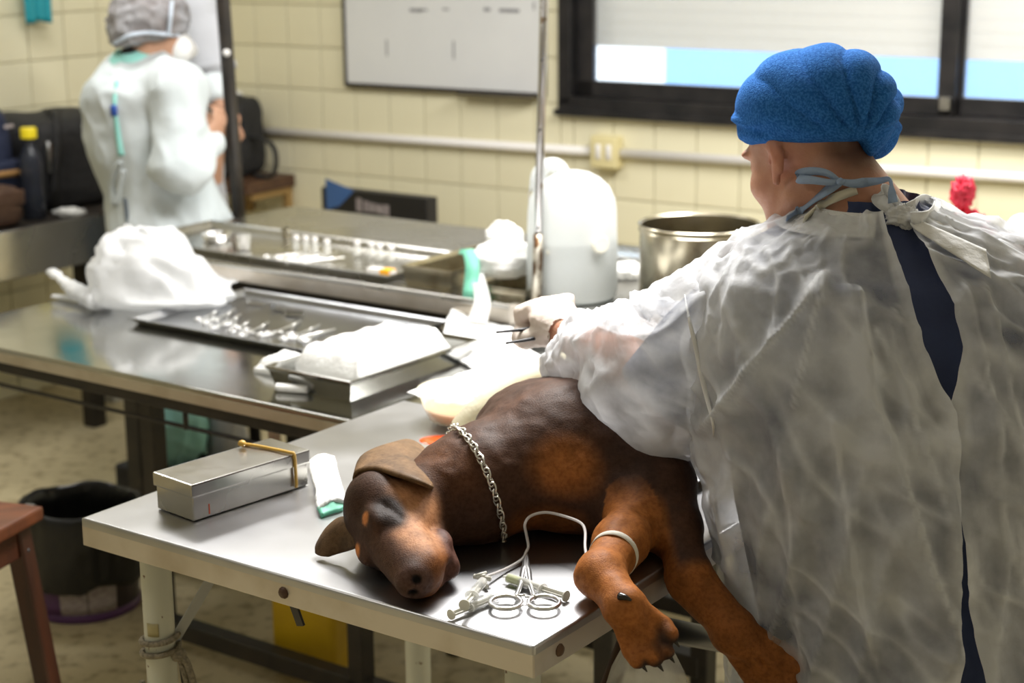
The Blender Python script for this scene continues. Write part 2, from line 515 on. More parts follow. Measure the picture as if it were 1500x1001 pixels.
M['brown_leather'] = mat('brown_leather', (0.10, 0.055, 0.035), 0.5, col2=(0.06, 0.03, 0.02), vscale=20, bump=0.2, bscale=90)
M['tan_leather'] = mat('tan_leather', (0.40, 0.22, 0.08), 0.5)
M['bin_bag'] = mat('black_bin_bag', (0.012, 0.012, 0.012), 0.32, bump=0.5, bscale=22)
M['bucket'] = mat('dark_bucket', (0.03, 0.02, 0.025), 0.4)
M['purple'] = mat('purple_label', (0.09, 0.035, 0.12), 0.5)
M['label_grey'] = mat('printed_label', (0.42, 0.37, 0.36), 0.6, col2=(0.26, 0.22, 0.22), vscale=60, stretch=(1, 1, 3))
M['yellow_plastic'] = mat('yellow_plastic', (0.62, 0.40, 0.01), 0.4, col2=(0.45, 0.28, 0.01), vscale=6)
M['yellow_cap'] = mat('yellow_cap', (0.85, 0.68, 0.02), 0.35)
M['dark_bottle'] = mat('dark_clear_bottle', (0.03, 0.035, 0.05), 0.12, alpha=0.8)
M['teal_cloth'] = mat('teal_cloth', (0.28, 0.58, 0.55), 0.8, col2=(0.34, 0.64, 0.61), vscale=14, bump=0.2, bscale=60)
M['teal_plastic'] = mat('teal_plastic', (0.02, 0.30, 0.36), 0.45)
M['mint'] = mat('mint_scrub_cloth', (0.30, 0.66, 0.60), 0.8, bump=0.15, bscale=90)
M['mint_band'] = mat('mint_band', (0.25, 0.70, 0.52), 0.5, transl=0.3)
M['coat'] = mat('white_coat_cloth', (0.66, 0.71, 0.73), 0.85, col2=(0.60, 0.66, 0.68), vscale=6, bump=0.12, bscale=60, transl=0.1)
M['coat_grey'] = mat('pale_grey_coat_cloth', (0.42, 0.43, 0.46), 0.85, bump=0.1, bscale=50)
M['badge'] = mat('blue_clip', (0.02, 0.07, 0.32), 0.5)
M['hairnet'] = mat('grey_hair_net', (0.36, 0.36, 0.38), 0.8, col2=(0.22, 0.20, 0.20), vscale=14, vlo=0.4, vhi=0.6, bump=0.5, bscale=70, alpha=0.85)
M['mask'] = mat('white_mask', (0.85, 0.85, 0.84), 0.8, bump=0.1, bscale=60)
M['elastic'] = mat('pale_blue_elastic', (0.55, 0.62, 0.72), 0.7)
M['trousers'] = mat('grey_trousers', (0.10, 0.12, 0.14), 0.85, bump=0.1)
M['navy'] = mat('navy_scrubs', (0.018, 0.030, 0.090), 0.7, col2=(0.030, 0.048, 0.13), vscale=9, sheen=0.2, bump=0.12, bscale=70)
M['shoe'] = mat('white_clog', (0.5, 0.5, 0.5), 0.5)
M['skin'] = mat('skin', (0.56, 0.32, 0.22), 0.48, attr=True, col2=(0.90, 0.82, 0.80), vscale=45, bump=0.12, bscale=260, sss=0.15)
M['skin2'] = mat('skin_plain', (0.52, 0.30, 0.21), 0.5, attr=True, col2=(0.92, 0.86, 0.84), vscale=30)
M['glove'] = mat('latex_glove', (0.80, 0.72, 0.64), 0.42, col2=(0.86, 0.76, 0.70), vscale=20, bump=0.25, bscale=45, transl=0.25)
M['cap'] = mat('blue_terry_cloth', (0.018, 0.115, 0.40), 0.95, col2=(0.045, 0.20, 0.58), vscale=300, vlo=0.42, vhi=0.62, bump=0.45, bscale=420, spec=0.1)
M['gown'] = mat('white_nonwoven_gown', (0.80, 0.815, 0.845), 0.6, col2=(0.72, 0.735, 0.765), vscale=10, bump=0.35, bscale=24, transl=0.30, alpha=0.56, alpha_var=0.40, ascale=8, alpha_attr=True)
M['gown_knot'] = mat('white_gown_tie', (0.84, 0.84, 0.83), 0.7, bump=0.3, bscale=60, transl=0.2)
M['blue_ribbon'] = mat('pale_blue_ribbon', (0.36, 0.47, 0.66), 0.6, bump=0.3, bscale=80, transl=0.2)
M['cream_band'] = mat('cream_neck_band', (0.74, 0.70, 0.58), 0.8)
M['forceps'] = mat('dark_forceps_steel', (0.022, 0.022, 0.025), 0.45, spec=0.3)
M['fur'] = mat('short_fur', (0.05, 0.03, 0.02), 0.55, attr=True, col2=(0.74, 0.68, 0.64), vscale=170, vlo=0.42, vhi=0.66, bump=0.16, bscale=480, spec=0.16)
M['claw'] = mat('dark_claw', (0.02, 0.016, 0.014), 0.2)
M['gauze'] = mat('white_gauze', (0.88, 0.88, 0.86), 0.9, bump=0.25, bscale=110, transl=0.15)
M['paper'] = mat('white_drape', (0.88, 0.88, 0.87), 0.85, bump=0.15, bscale=40, transl=0.1)
M['plastic_bag'] = mat('thin_white_plastic', (0.90, 0.91, 0.92), 0.45, bump=0.35, bscale=22, transl=0.35, alpha=0.86, alpha_var=0.08, ascale=12)
M['clear_film'] = mat('clear_film', (0.80, 0.80, 0.78), 0.25, bump=0.5, bscale=20, alpha=0.45, alpha_var=0.15, ascale=14, transl=0.2)
M['cream_sheet'] = mat('cream_plastic_sheet', (0.78, 0.74, 0.58), 0.4, transl=0.4, bump=0.3, bscale=20)
M['foil'] = mat('silvery_film', (0.62, 0.63, 0.66), 0.25, 0.6, bump=0.5, bscale=30)
M['jug'] = mat('milky_plastic', (0.86, 0.88, 0.88), 0.42, transl=0.45, alpha=0.90)
M['jug_liquid'] = mat('cloudy_liquid', (0.60, 0.66, 0.66), 0.3, transl=0.4)
M['cap_cream'] = mat('cream_cap', (0.80, 0.78, 0.68), 0.45)
M['bowl'] = mat('clear_bowl_plastic', (0.84, 0.80, 0.62), 0.2, alpha=0.50, transl=0.3)
M['iodine'] = mat('iodine_orange', (0.80, 0.24, 0.02), 0.15)
M['iodine_red'] = mat('iodine_red', (0.50, 0.06, 0.012), 0.12)
M['syringe'] = mat('clear_syringe', (0.88, 0.88, 0.84), 0.15, alpha=0.5, transl=0.2)
M['syringe_white'] = mat('white_plunger', (0.80, 0.79, 0.72), 0.4, transl=0.2)
M['green_fluid'] = mat('green_fluid', (0.48, 0.56, 0.06), 0.15, transl=0.3)
M['rubber'] = mat('black_rubber', (0.01, 0.01, 0.011), 0.5)
M['tube'] = mat('milky_tube', (0.82, 0.79, 0.78), 0.25, transl=0.3)
M['tape'] = mat('white_tape', (0.80, 0.76, 0.68), 0.7)
M['band'] = mat('amber_rubber_band', (0.50, 0.30, 0.05), 0.4, transl=0.1)
M['rope'] = mat('grey_rope', (0.36, 0.31, 0.22), 0.9, col2=(0.20, 0.17, 0.12), vscale=200, bump=0.6, bscale=300)
M['red_plastic'] = mat('pink_red_plastic', (0.80, 0.05, 0.10), 0.4, transl=0.2)
M['box_black'] = mat('black_carton', (0.013, 0.012, 0.012), 0.5)
M['box_blue'] = mat('blue_print', (0.06, 0.16, 0.42), 0.5)
M['orange'] = mat('orange_label', (0.90, 0.42, 0.02), 0.5)
M['brown_tape'] = mat('old_tape', (0.42, 0.36, 0.18), 0.5)

# ------------------------------------------------------------------ the room
S_L, S_R, R_F, R_B, CEIL = -5.23, 1.6, -1.6, 5.28, 2.8
fl = obj('floor', rbox(S_L - .1, S_R + .1, R_F - .1, R_B + .6, -0.06, 0, 0), M['floor'], smooth=False); mark(fl, kind='structure')
mark(obj('ceiling', rbox(S_L - .1, S_R + .1, R_F - .1, R_B + .6, CEIL, CEIL + .06, 0), M['ceiling'], smooth=False), kind='structure')
mark(obj('wall_right', rbox(S_R, S_R + .1, R_F - .1, R_B + .6, 0, CEIL, 0), M['plaster'], smooth=False), kind='structure')
mark(obj('wall_front', rbox(S_L, S_R, R_F - .1, R_F, 0, CEIL, 0), M['plaster'], smooth=False), kind='structure')
# back wall: turned three degrees against the tables, hinged at the far left corner
AW = AX - math.radians(3.0)
WN = np.array([math.sin(AW), math.cos(AW), 0]); WT = np.array([math.cos(AW), -math.sin(AW), 0])
CORNER = R(S_L, R_B)
WB = Matrix.Translation(Vector(tuple(CORNER))) @ Matrix.Rotation(-AW, 4, 'Z')      # local x along the wall, y outwards
WIN0, WIN1, WZ0, WZ1 = 1.655, 4.05, 1.09, 2.25
def wbox(x0, x1, y0, y1, z0, z1, bev=0.002, seg=1):
    return tf(box(((x0 + x1) / 2, (y0 + y1) / 2, (z0 + z1) / 2), (x1 - x0, abs(y1 - y0), z1 - z0), bev, seg), WB)
LEN = 7.1
wb = obj('wall_back', join(wbox(-.1, WIN0, 0, .16, 0, CEIL, 0), wbox(WIN1, LEN, 0, .16, 0, CEIL, 0), wbox(WIN0, WIN1, 0, .16, 0, WZ0, 0), wbox(WIN0, WIN1, 0, .16, WZ1, CEIL, 0)),
         M['grout'], smooth=False, origin=CORNER, rz=-AW)
mark(wb, kind='structure')
LW = RM.copy(); LW.translation = Vector(tuple(R(S_L, 0)))                            # left wall: local y along the wall
wl = obj('wall_left', rbox(S_L - .1, S_L, R_F - .1, R_B + .2, 0, CEIL, 0), M['grout'], smooth=False, origin=R(S_L, 0), rz=-AX)
mark(wl, kind='structure')
TS, GAP = 0.171, 0.004
tv, tfc = box((0, 0, 0), (TS - GAP, 0.008, TS - GAP), 0.0022)
tme = bpy.data.meshes.new('tile'); tme.from_pydata(tv.tolist(), [], tfc); tme.materials.append(M['tile'])
tv2, _ = box((0, 0, 0), (0.008, TS - GAP, TS - GAP), 0.0022)
tme2 = bpy.data.meshes.new('tile'); tme2.from_pydata(tv2.tolist(), [], tfc); tme2.materials.append(M['tile'])
TZ0 = 0.068                                     # a joint falls at this height
def tile_obj(me, parent, loc):
    o = bpy.data.objects.new('tile', me); COL.objects.link(o); o.parent = parent; o.location = loc
stuff_b, stuff_l = [], []
for i in range(0, 41):
    for k in range(-1, 16):
        x0, z0 = 0.003 + i * TS, TZ0 + k * TS
        if x0 + TS > LEN - .3: continue
        za, zb = max(z0, 0.0), z0 + TS
        if x0 + TS > WIN0 and x0 < WIN1 and zb > WZ0 and za < WZ1:
            # cut tiles around the window opening
            for xa, xb, zc, zd in ((x0, min(x0 + TS, WIN0), za, zb), (max(x0, WIN1), x0 + TS, za, zb), (max(x0, WIN0), min(x0 + TS, WIN1), za, WZ0), (max(x0, WIN0), min(x0 + TS, WIN1), WZ1, zb)):
                if xb - xa > 0.012 and zd - zc > 0.012:
                    stuff_b.append(box(((xa + xb) / 2, -0.004, (zc + zd) / 2), (xb - xa - GAP, 0.008, zd - zc - GAP), 0.0015))
            continue
        full = z0 >= 0
        if full and x0 < 3.6 and 0.35 < z0 < 1.6 and not (x0 > WIN0 - .1 and z0 > 1.05):
            tile_obj(tme, wb, (x0 + TS / 2, -0.004 + random.uniform(-.0006, .0004), z0 + TS / 2))
        elif zb - za > 0.03:
            stuff_b.append(box((x0 + TS / 2, -0.004, (za + zb) / 2), (TS - GAP, 0.008, zb - za - GAP), 0.0015))
mark(obj('tile', tf(join(*stuff_b), WB), M['tile'], wb, smooth=False), kind='stuff')
for i in range(0, 40):
    for k in range(-1, 16):
        y0, z0 = 5.262 - (i + 1) * TS, TZ0 + k * TS
        if y0 < R_F: continue
        if z0 >= 0 and 2.6 < y0 and 0.3 < z0 < 1.6:
            tile_obj(tme2, wl, (0.004 + random.uniform(-.0004, .0006), y0 + TS / 2, z0 + TS / 2))
        else:
            za, zb = max(z0, 0), z0 + TS
            if zb - za > .03: stuff_l.append(box((0.004, y0 + TS / 2, (za + zb) / 2), (0.008, TS - GAP, zb - za - GAP), 0.0015))
mark(obj('tile', tf(join(*stuff_l), LW), M['tile'], wl, smooth=False), kind='stuff')

# window: black frame, sliding sashes, glass, roller shutter not quite down
wn = thing('window_1', 'wide black-framed sliding window above the white conduit, shutter nearly down', 'window', tuple(CORNER), -AW, kind='structure')
del wn['category']
obj('frame', join(wbox(WIN0, WIN1, -.03, .10, WZ0 - .02, WZ0 + .035, .004), wbox(WIN0, WIN1, -.03, .10, WZ1 - .05, WZ1, .004), wbox(WIN0, WIN0 + .055, -.03, .10, WZ0, WZ1, .004), wbox(WIN1 - .055, WIN1, -.03, .10, WZ0, WZ1, .004)), M['window_black'], wn, smooth=False)
MU = 3.125
for a, b, yy in ((WIN0 + .055, MU + .03, .012), (MU - .03, WIN1 - .055, .05)):
    sa = obj('sash', join(wbox(a, a + .075, yy, yy + .03, WZ0 + .035, WZ1 - .05, .003), wbox(b - .06, b, yy, yy + .03, WZ0 + .035, WZ1 - .05, .003), wbox(a, b, yy, yy + .03, WZ0 + .035, WZ0 + .095, .003), wbox(a, b, yy, yy + .03, WZ1 - .11, WZ1 - .05, .003)), M['window_black'], wn, smooth=False)
    obj('pane', wbox(a + .06, b - .05, yy + .012, yy + .016, WZ0 + .08, WZ1 - .09, 0), M['glass'], sa, smooth=False)
obj('latch', wbox(MU - .015, MU + .02, -.012, .012, WZ0 + .055, WZ0 + .1, .003), M['steel_worn'], wn, smooth=False)
SH_Z = WZ0 + .215
n_sl = int((WZ1 - SH_Z) / .045)
svf = wbox(WIN0 + .03, WIN1 - .03, .112, .126, SH_Z, SH_Z + .0442, .0012)
for k in range(n_sl):
    if k == 0:
        s0 = obj('slat', svf, M['shutter'], wn, smooth=False)
    else:
        s1 = s0.copy(); COL.objects.link(s1); s1.parent = wn; s1.location = (0, 0, k * .045)
obj('sill', wbox(WIN0 - .01, WIN1 + .01, -.045, .0, WZ0 - .035, WZ0 - .012, .003), M['window_black'], wn, smooth=False)
# what lies outside the window
ow = obj('wall_outside', wbox(0.75, 8.0, 2.6, 2.75, -.5, 1.45, .0), M['blue_wall'], smooth=False); mark(ow, kind='structure')
ow = obj('wall_outside', wbox(-4.0, 0.75, 2.6, 2.75, -.5, 2.6, .0), M['white_wall'], smooth=False); mark(ow, kind='structure')
ow = obj('floor_outside', wbox(-4, 8, .75, 2.6, -.5, -.4, .0), M['white_wall'], smooth=False); mark(ow, kind='structure')

# conduit and socket on the back wall
def wpt(x, y, z): return np.array(WB @ Vector((x, y, z)))
zc = lambda x: .908 + (x - .05) / 4.35 * .047
for xa, xb, lb in ((.05, 1.812, 'white plastic conduit on the back wall, the length left of the socket'), (1.928, 4.4, 'white plastic conduit on the back wall, the length right of the socket')):
    pipe = obj('conduit', cyl(wpt(xa, -.028, zc(xa)), wpt(xb, -.028, zc(xb)), .017, 14), M['pvc_white'], origin=wpt(xa, -.02, zc(xa)), rz=-AW)
    mark(pipe, lb, 'pipe')
so = thing('socket', 'cream double wall socket on the conduit below the window', 'socket', wpt(1.87, -.03, .92), -AW)
obj('socket_box', wbox(1.815, 1.925, -.062, -.006, .872, .99, .006, 2), M['pvc_cream'], so)
for xx in (1.838, 1.882):
    obj('socket_outlet', wbox(xx, xx + .022, -.066, -.06, .905, .96, .002), M['pvc_white'], so)
# whiteboard
wbd = thing('whiteboard', 'whiteboard with thin dark frame and faded marker notes', 'whiteboard', wpt(1.1, -.01, 1.13), -AW)
BX0, BX1, BZ0, BZ1 = .665, 1.585, 1.130, 1.75
obj('panel', wbox(BX0, BX1, -.03, -.008, BZ0, BZ1, .003), M['board'], wbd, smooth=False)
for nm, q in (('frame_rail', (BX0 - .012, BX1 + .012, -.036, -.008, BZ0 - .014, BZ0 + .002)), ('frame_rail', (BX0 - .012, BX1 + .012, -.036, -.008, BZ1, BZ1 + .014)), ('frame_rail', (BX0 - .012, BX0 + .001, -.036, -.008, BZ0, BZ1)), ('frame_rail', (BX1 - .001, BX1 + .012, -.036, -.008, BZ0, BZ1))):
    obj(nm, wbox(*q, .003), M['black_metal'], wbd, smooth=False)
obj('pen_tray', wbox(BX1 - .36, BX1 - .02, -.075, -.036, BZ0 - .014, BZ0 - .004, .002), M['black_metal'], wbd, smooth=False)
for x, z, wx, wz in ((.865, 1.245, .008, .065), (1.185, 1.245, .008, .07), (.985, 1.42, .06, .014), (1.03, 1.425, .04, .008), (1.33, 1.43, .03, .014), (1.40, 1.428, .09, .014), (1.14, 1.43, .03, .008), (1.55, 1.44, .008, .03)):
    obj('marker_note', wbox(x, x + wx, -.0308, -.0299, z, z + wz, 0), M['ink'], wbd, smooth=False)
obj('magnet_sign', wbox(1.33, 1.56, -.0325, -.0299, 1.50, 1.60, 0), M['navy_print'], wbd, smooth=False)

# ------------------------------------------------------------------ tables
def room_thing(name, label, cat, s, r, z=0.0, group=None):
    return thing(name, label, cat, R(s, r, z), -AX, group)
Z1, Z2, Z3 = 0.89, 0.82, 0.88
T1 = (-1.973, -1.13, 1.632, 2.420)
T2 = (-3.476, -1.55, 2.436, 3.195)
T3 = (-3.72, -0.75, 3.235, 4.03)
def folded_top(b, z, th, turn=0.02):
    s0, s1, r0, r1 = b
    return join(rbox(s0, s1, r0, r1, z - turn, z, .006, 3),
                rbox(s0, s1, r0, r0 + .004, z - th, z - .01, .0015), rbox(s0, s1, r1 - .004, r1, z - th, z - .01, .0015),
                rbox(s0, s0 + .004, r0, r1, z - th, z - .01, .0015), rbox(s1 - .004, s1, r0, r1, z - th, z - .01, .0015))
def aprons(parent, b, z, th, m):
    s0, s1, r0, r1 = b
    for q in ((s0 + .001, s1 - .001, r0, r0 + .003), (s0 + .001, s1 - .001, r1 - .003, r1), (s0, s0 + .003, r0 + .001, r1 - .001), (s1 - .003, s1, r0 + .001, r1 - .001)):
        obj('apron', rbox(*q, z - th, z - .012, .0008), m, parent, smooth=False)
def slab(b, z, th):
    s0, s1, r0, r1 = b
    return tf(box(((s0 + s1) / 2, (r0 + r1) / 2, z - th / 2), (s1 - s0, r1 - r0, th), .005, 3), RM)
# operating table
t1 = room_thing('operating_table', 'steel-topped operating table with cream tubular legs, the dog lying on it', 'table', -1.55, 2.03)
obj('tabletop', slab(T1, Z1, .018), M['steel'], t1)
aprons(t1, T1, Z1, .044, M['steel_edge'])
for s, r in ((-1.888, 1.70), (-1.195, 1.70), (-1.888, 2.34), (-1.195, 2.34)):
    obj('leg', tf(lathe([(0, 0), (.026, 0), (.026, .02), (.024, .022), (.024, Z1 - .02), (0, Z1 - .02)], 20, (s, r, 0)), RM), M['cream_paint'], t1, sharp=40)
for s, r, ax in ((-1.555, 1.6315, 'r'), (-1.1295, 1.69, 's')):
    Mx = Matrix.Rotation(math.pi / 2, 4, 'X') if ax == 'r' else Matrix.Rotation(math.pi / 2, 4, 'Y')
    obj('bolt', tf(lathe([(0, -.004), (.009, -.004), (.009, 0), (.007, .003), (0, .004)], 10, (s, r, Z1 - .026), Mx), RM), M['dark_wood'], t1)
obj('strap', tf(ribbon([(-1.575, 1.66, Z1 - .03), (-1.56, 1.67, Z1 - .09)], (1, 0, 0), .014, .004), RM), M['black_metal'], t1, smooth=False)
obj('brace', tf(ribbon([(-1.80, 1.78, Z1 - .05), (-1.885, 1.71, .66)], (.6, .8, 0), .015, .005), RM), M['grey_paint'], t1, smooth=False)
obj('brace', tf(tube([(-1.16, 1.95, Z1 - .05), (-1.19, 1.72, .50)], .014, 8), RM), M['dark_wood'], t1)
obj('brace', tf(tube([(-1.16, 1.86, Z1 - .05), (-1.16, 2.33, .62)], .018, 8), RM), M['black_metal'], t1)
obj('stretcher', rbox(-1.888, -1.195, 2.325, 2.355, .18, .21, .003), M['black_metal'], t1, smooth=False)
a_ = np.linspace(-2.75, -1.95, 8); A2, Z2_ = np.meshgrid(a_, np.linspace(.700, .722, 4))
obj('tape_patch', tf(solid_sheet(np.stack([-1.888 + .0247 * np.cos(A2 + AX + .55), 1.70 + .0247 * np.sin(A2 + AX + .55), Z2_], 2), .0006), RM), M['brown_tape'], t1)

# side table with the tray and the plastic bag
t2 = room_thing('side_table', 'long polished steel table on a black frame, behind the operating table', 'table', -2.6, 2.8)
obj('tabletop', slab(T2, Z2, .014), M['steel_polish'], t2)
aprons(t2, T2, Z2, .036, M['steel_edge'])
def tube_sq(a, b, w=.035):
    a = np.array(a, float); b = np.array(b, float); d = b - a; L = np.linalg.norm(d)
    x, y, z = frame_from(d)
    Mx = Matrix(((x[0], y[0], z[0], 0), (x[1], y[1], z[1], 0), (x[2], y[2], z[2], 0), (0, 0, 0, 1)))
    return tf(box((a + b) / 2, (1, 1, 1)) if False else move(tf(box((0, 0, 0), (w, w, L), .003), Mx), (a + b) / 2), RM)
for r in (2.47, 3.15):
    obj('frame_rail', tube_sq((T2[0] + .04, r, Z2 - .05), (T2[1] - .04, r, Z2 - .05)), M['black_metal'], t2, smooth=False)
for s in (T2[0] + .05, T2[1] - .05):
    obj('frame_rail', tube_sq((s, 2.47, Z2 - .05), (s, 3.15, Z2 - .05)), M['black_metal'], t2, smooth=False)
for s, r in ((-3.0, 2.72), (-2.36, 2.72), (-1.7, 2.72), (-3.44, 3.12), (-2.4, 3.12), (-1.7, 3.12)):
    obj('leg', tube_sq((s, r, .055), (s, r, Z2 - .06), .045), M['black_metal'], t2, smooth=False)
    obj('foot', tf(lathe([(0, 0), (.02, 0), (.02, .012), (.008, .016), (.008, .06), (0, .06)], 12, (s, r, 0)), RM), M['black_metal'], t2, sharp=40)
obj('lower_rail', tube_sq((-3.0, 2.72, .08), (-1.7, 2.72, .08), .045), M['black_metal'], t2, smooth=False)
obj('lower_rail', tube_sq((-3.4, 3.12, .15), (-1.7, 3.12, .15), .05), M['black_metal'], t2, smooth=False)
obj('rod', tf(tube([(T2[0] + .02, 2.47, Z2 - .105), (-2.1, 2.47, Z2 - .105)], .005, 8), RM), M['black_metal'], t2)
for s in (-3.28, -2.62):
    obj('rod_holder', tf(tube([(s, 2.47, Z2 - .06), (s, 2.47, Z2 - .11)], .006, 8), RM), M['black_metal'], t2)
obj('clip', rbox(-2.36, -2.325, 2.45, 2.455, Z2 - .085, Z2 - .065, .001), M['steel_worn'], t2, smooth=False)

# back table with the jug and the instruments
t3 = room_thing('instrument_table', 'rear steel table carrying instrument trays, white jug and pot', 'table', -2.2, 3.63)
obj('tabletop', slab(T3, Z3, .014), M['steel_worn'], t3)
aprons(t3, T3, Z3, .048, M['steel_edge'])
for s in (T3[0] + .033, -2.3, T3[1] - .06):
    for r in (3.29, 3.97):
        obj('leg', tube_sq((s, r, 0.0), (s, r, Z3 - .02), .06), M['black_metal'], t3, smooth=False)
for r in (3.29, 3.97):
    obj('frame_rail', tube_sq((T3[0] + .06, r, Z3 - .065), (T3[1] - .06, r, Z3 - .065), .04), M['black_metal'], t3, smooth=False)
    obj('lower_rail', tube_sq((T3[0] + .06, r, .2), (T3[1] - .06, r, .2), .04), M['black_metal'], t3, smooth=False)
obj('clamp', rbox(-2.30, -2.22, 3.222, 3.25, Z3 - .05, Z3 + .004, .003), M['steel_edge'], t3, smooth=False)

# sink counter along the left wall
SC0 = -4.6
sk = room_thing('sink_counter', 'dark counter with a steel front panel along the left wall', 'counter', -4.9, 3.2)
obj('worktop', rbox(S_L + .012, SC0, 1.2, 4.35, .745, .775, .004), M['granite'], sk, smooth=False)
obj('front_panel', rbox(SC0 - .02, SC0 + .004, 1.2, 4.35, .615, .779, .004, 2), M['steel_worn'], sk, smooth=False)
for r in (1.3, 2.6):
    obj('leg', rbox(SC0 - .12, SC0 - .05, r, r + .07, 0, .75, .003), M['grey_paint'], sk, smooth=False)
obj('leg', rbox(-4.70, -4.64, 3.93, 3.99, 0, .745, .003), M['black_metal'], sk, smooth=False)
obj('leg', rbox(-4.9, -4.84, 4.2, 4.26, 0, .75, .003), M['grey_paint'], sk, smooth=False)

# corner shelf on the back wall with the black bag
sh = thing('shelf', 'dark wooden shelf on the back wall beside the black pole', 'shelf', wpt(.2, -.15, .70), -AW)
obj('board', wbox(.012, .36, -.32, -.01, .685, .735, .006, 2), M['dark_wood'], sh, smooth=False)
for x in (.10, .315):
    obj('bracket', join(wbox(x, x + .03, -.27, -.01, .655, .686, .003), wbox(x, x + .03, -.045, -.01, .56, .66, .003)), M['light_wood'], sh, smooth=False)

# ------------------------------------------------------------------ poles
p0 = PY(350, 318, 5.42); p1 = PY(331, 60, 5.30)
d = unit(p1 - p0)
base = p0 - d * (p0[2] / d[2]) + d * .01
pl = thing('black_pole', 'tall black metal pole standing behind the rear table, beside the two people in white', 'pole', (base[0], base[1], 0))
obj('post', tube([base, p0 + d * 1.75], .0215, 16), M['black_metal'], pl)
pm = PY(333, 77, 5.29)
tpos = p0 + d * ((pm[2] - p0[2]) / d[2])
obj('pin', tube([tpos + np.array([.004, -.018, 0]), tpos + np.array([.004, -.034, 0])], .011, 10), M['pvc_white'], pl)
obj('foot_plate', lathe([(0, 0), (.10, 0), (.10, .008), (.03, .014), (.03, .03), (0, .03)], 24, (base[0], base[1], 0)), M['black_metal'], pl, sharp=40)
b0 = P(786, 450, Z3 + .0); bt = PY(797, 0, b0[1] + .02)
iv = thing('drip_stand', 'slim chrome drip pole with rusty foot in front of the white jug', 'pole', b0)
dv = unit(bt - b0)
obj('post', tube([b0 + dv * .004, b0 + dv * 1.1], .0100, 14), M['pole_steel'], iv)
obj('rusty_sleeve', tube([b0 + dv * .004, b0 + dv * .175], .0125, 14), M['rust'], iv)
obj('flange', lathe([(0, 0), (.03, 0), (.03, .006), (.0135, .01), (.0135, .02), (0, .02)], 20, b0), M['rust'], iv, sharp=40)
for k, zz in enumerate((.07, .19, .42, .58)):
    q = b0 + dv * zz
    obj('pole_hole', tube([q + np.array([-.002, -.0085, 0]), q + np.array([-.002, -.0108, 0])], .003, 8), M['black_metal'], iv)

# ------------------------------------------------------------------ things on the operating table
def ang(p, q):
    return math.atan2(q[1] - p[1], q[0] - p[0])
# lidded instrument box with a rubber band
q0, q1, q2 = P(284, 766, Z1), P(214, 737, Z1), P(452, 712, Z1)
ux = unit(q2 - q0); Lx = np.linalg.norm(q2 - q0); uy = np.array([-ux[1], ux[0], 0]); Ly = 0.092
cb = q0 + ux * Lx / 2 + uy * Ly / 2; rzb = math.atan2(ux[1], ux[0])
bxm = Matrix.Translation(Vector(tuple(cb))) @ Matrix.Rotation(rzb, 4, 'Z')
bt_ = thing('instrument_box', 'closed steel instrument box with a yellow rubber band at the table edge', 'box', cb, rzb)
BH = .060
obj('body', tf(box((0, 0, BH * .36 + .001), (Lx, Ly, BH * .72), .002), bxm), M['steel_worn'], bt_, smooth=False)
ld = obj('lid', tf(box((0, 0, BH * .82 + .001), (Lx + .006, Ly + .006, BH * .36), .0025, 2), bxm), M['steel_worn'], bt_, smooth=False)
bw = .085; hx, hy = .0042, Ly / 2 + .0045
bandp = [(bw, -hy, .006), (bw, -hy, BH * .6), (bw - .002, -hy, BH + .001), (bw - .006, -hy * .9, BH + .0045), (bw - .012, 0, BH + .004), (bw - .022, hy * .8, BH + .004), (bw - .024, hy, BH - .002), (bw - .02, hy, .006)]
obj('rubber_band', tf(tube(catmull(bandp, 40), .0028, 7, flat=1.0), bxm), M['band'], bt_)
obj('band_knot', tf(lathe([(0, -.005), (.006, -.003), (.007, 0), (.005, .004), (0, .006)], 10, (bw - .034, hy * .78, BH + .009)), bxm), M['band'], bt_)
obj('stain', tf(box((-Lx / 2 + .03, -Ly / 2 - .0003, .014), (.0016, .0006, .016)), bxm), M['iodine_red'], bt_, smooth=False)

# rolled swab with mint end
sw = obj('folded_swab', sheet4(P(455, 682, Z1 + .004), P(488, 676, Z1 + .004), P(507, 742, Z1 + .004), P(467, 752, Z1 + .004), 14, 18, .004, 60, .008, 3, lambda u, v: .010 * np.sin(u * math.pi) + .002), M['gauze'], origin=P(480, 715, Z1))
mark(sw, 'white folded swab with a mint green end beside the dog’s head', 'swab')
obj('mint_edge', sheet4(P(465, 748, Z1 + .007), P(505, 738, Z1 + .007), P(503, 747, Z1 + .003), P(472, 757, Z1 + .003), 10, 5, .002, 60, .006, 4, lambda u, v: .008 * np.sin(u * math.pi) * (1 - v)), M['mint_band'], sw)

# iodine bowl, drape under it
BC = P(682, 618, Z1)
def oval_bowl(c, rx, ry, h, rz):
    outer = [(0, .002), (.55, .002), (.78, .008), (.90, .5 * h), (1.0, h), (1.035, h + .002), (1.0, h - .003), (.88, .5 * h), (.75, .011), (0, .006)]
    vf = lathe([(r, z) for r, z in outer], 40, (0, 0, 0), None, rx, ry)
    return tf(vf, Matrix.Translation(Vector(tuple(c))) @ Matrix.Rotation(rz, 4, 'Z'))
bw_ = thing('bowl', 'clear plastic bowl of orange iodine behind the dog’s neck', 'bowl', BC)
obj('bowl_shell', oval_bowl(BC, .085, .078, .062, .3), M['bowl'], bw_, sharp=60)
obj('iodine', tf(lathe([(0, .0115), (.76, .0115), (.88, .034), (.86, .0345), (0, .0345)], 36, (0, 0, 0), None, .084, .074), Matrix.Translation(Vector(tuple(BC))) @ Matrix.Rotation(.3, 4, 'Z')), M['iodine'], bw_, sharp=40)
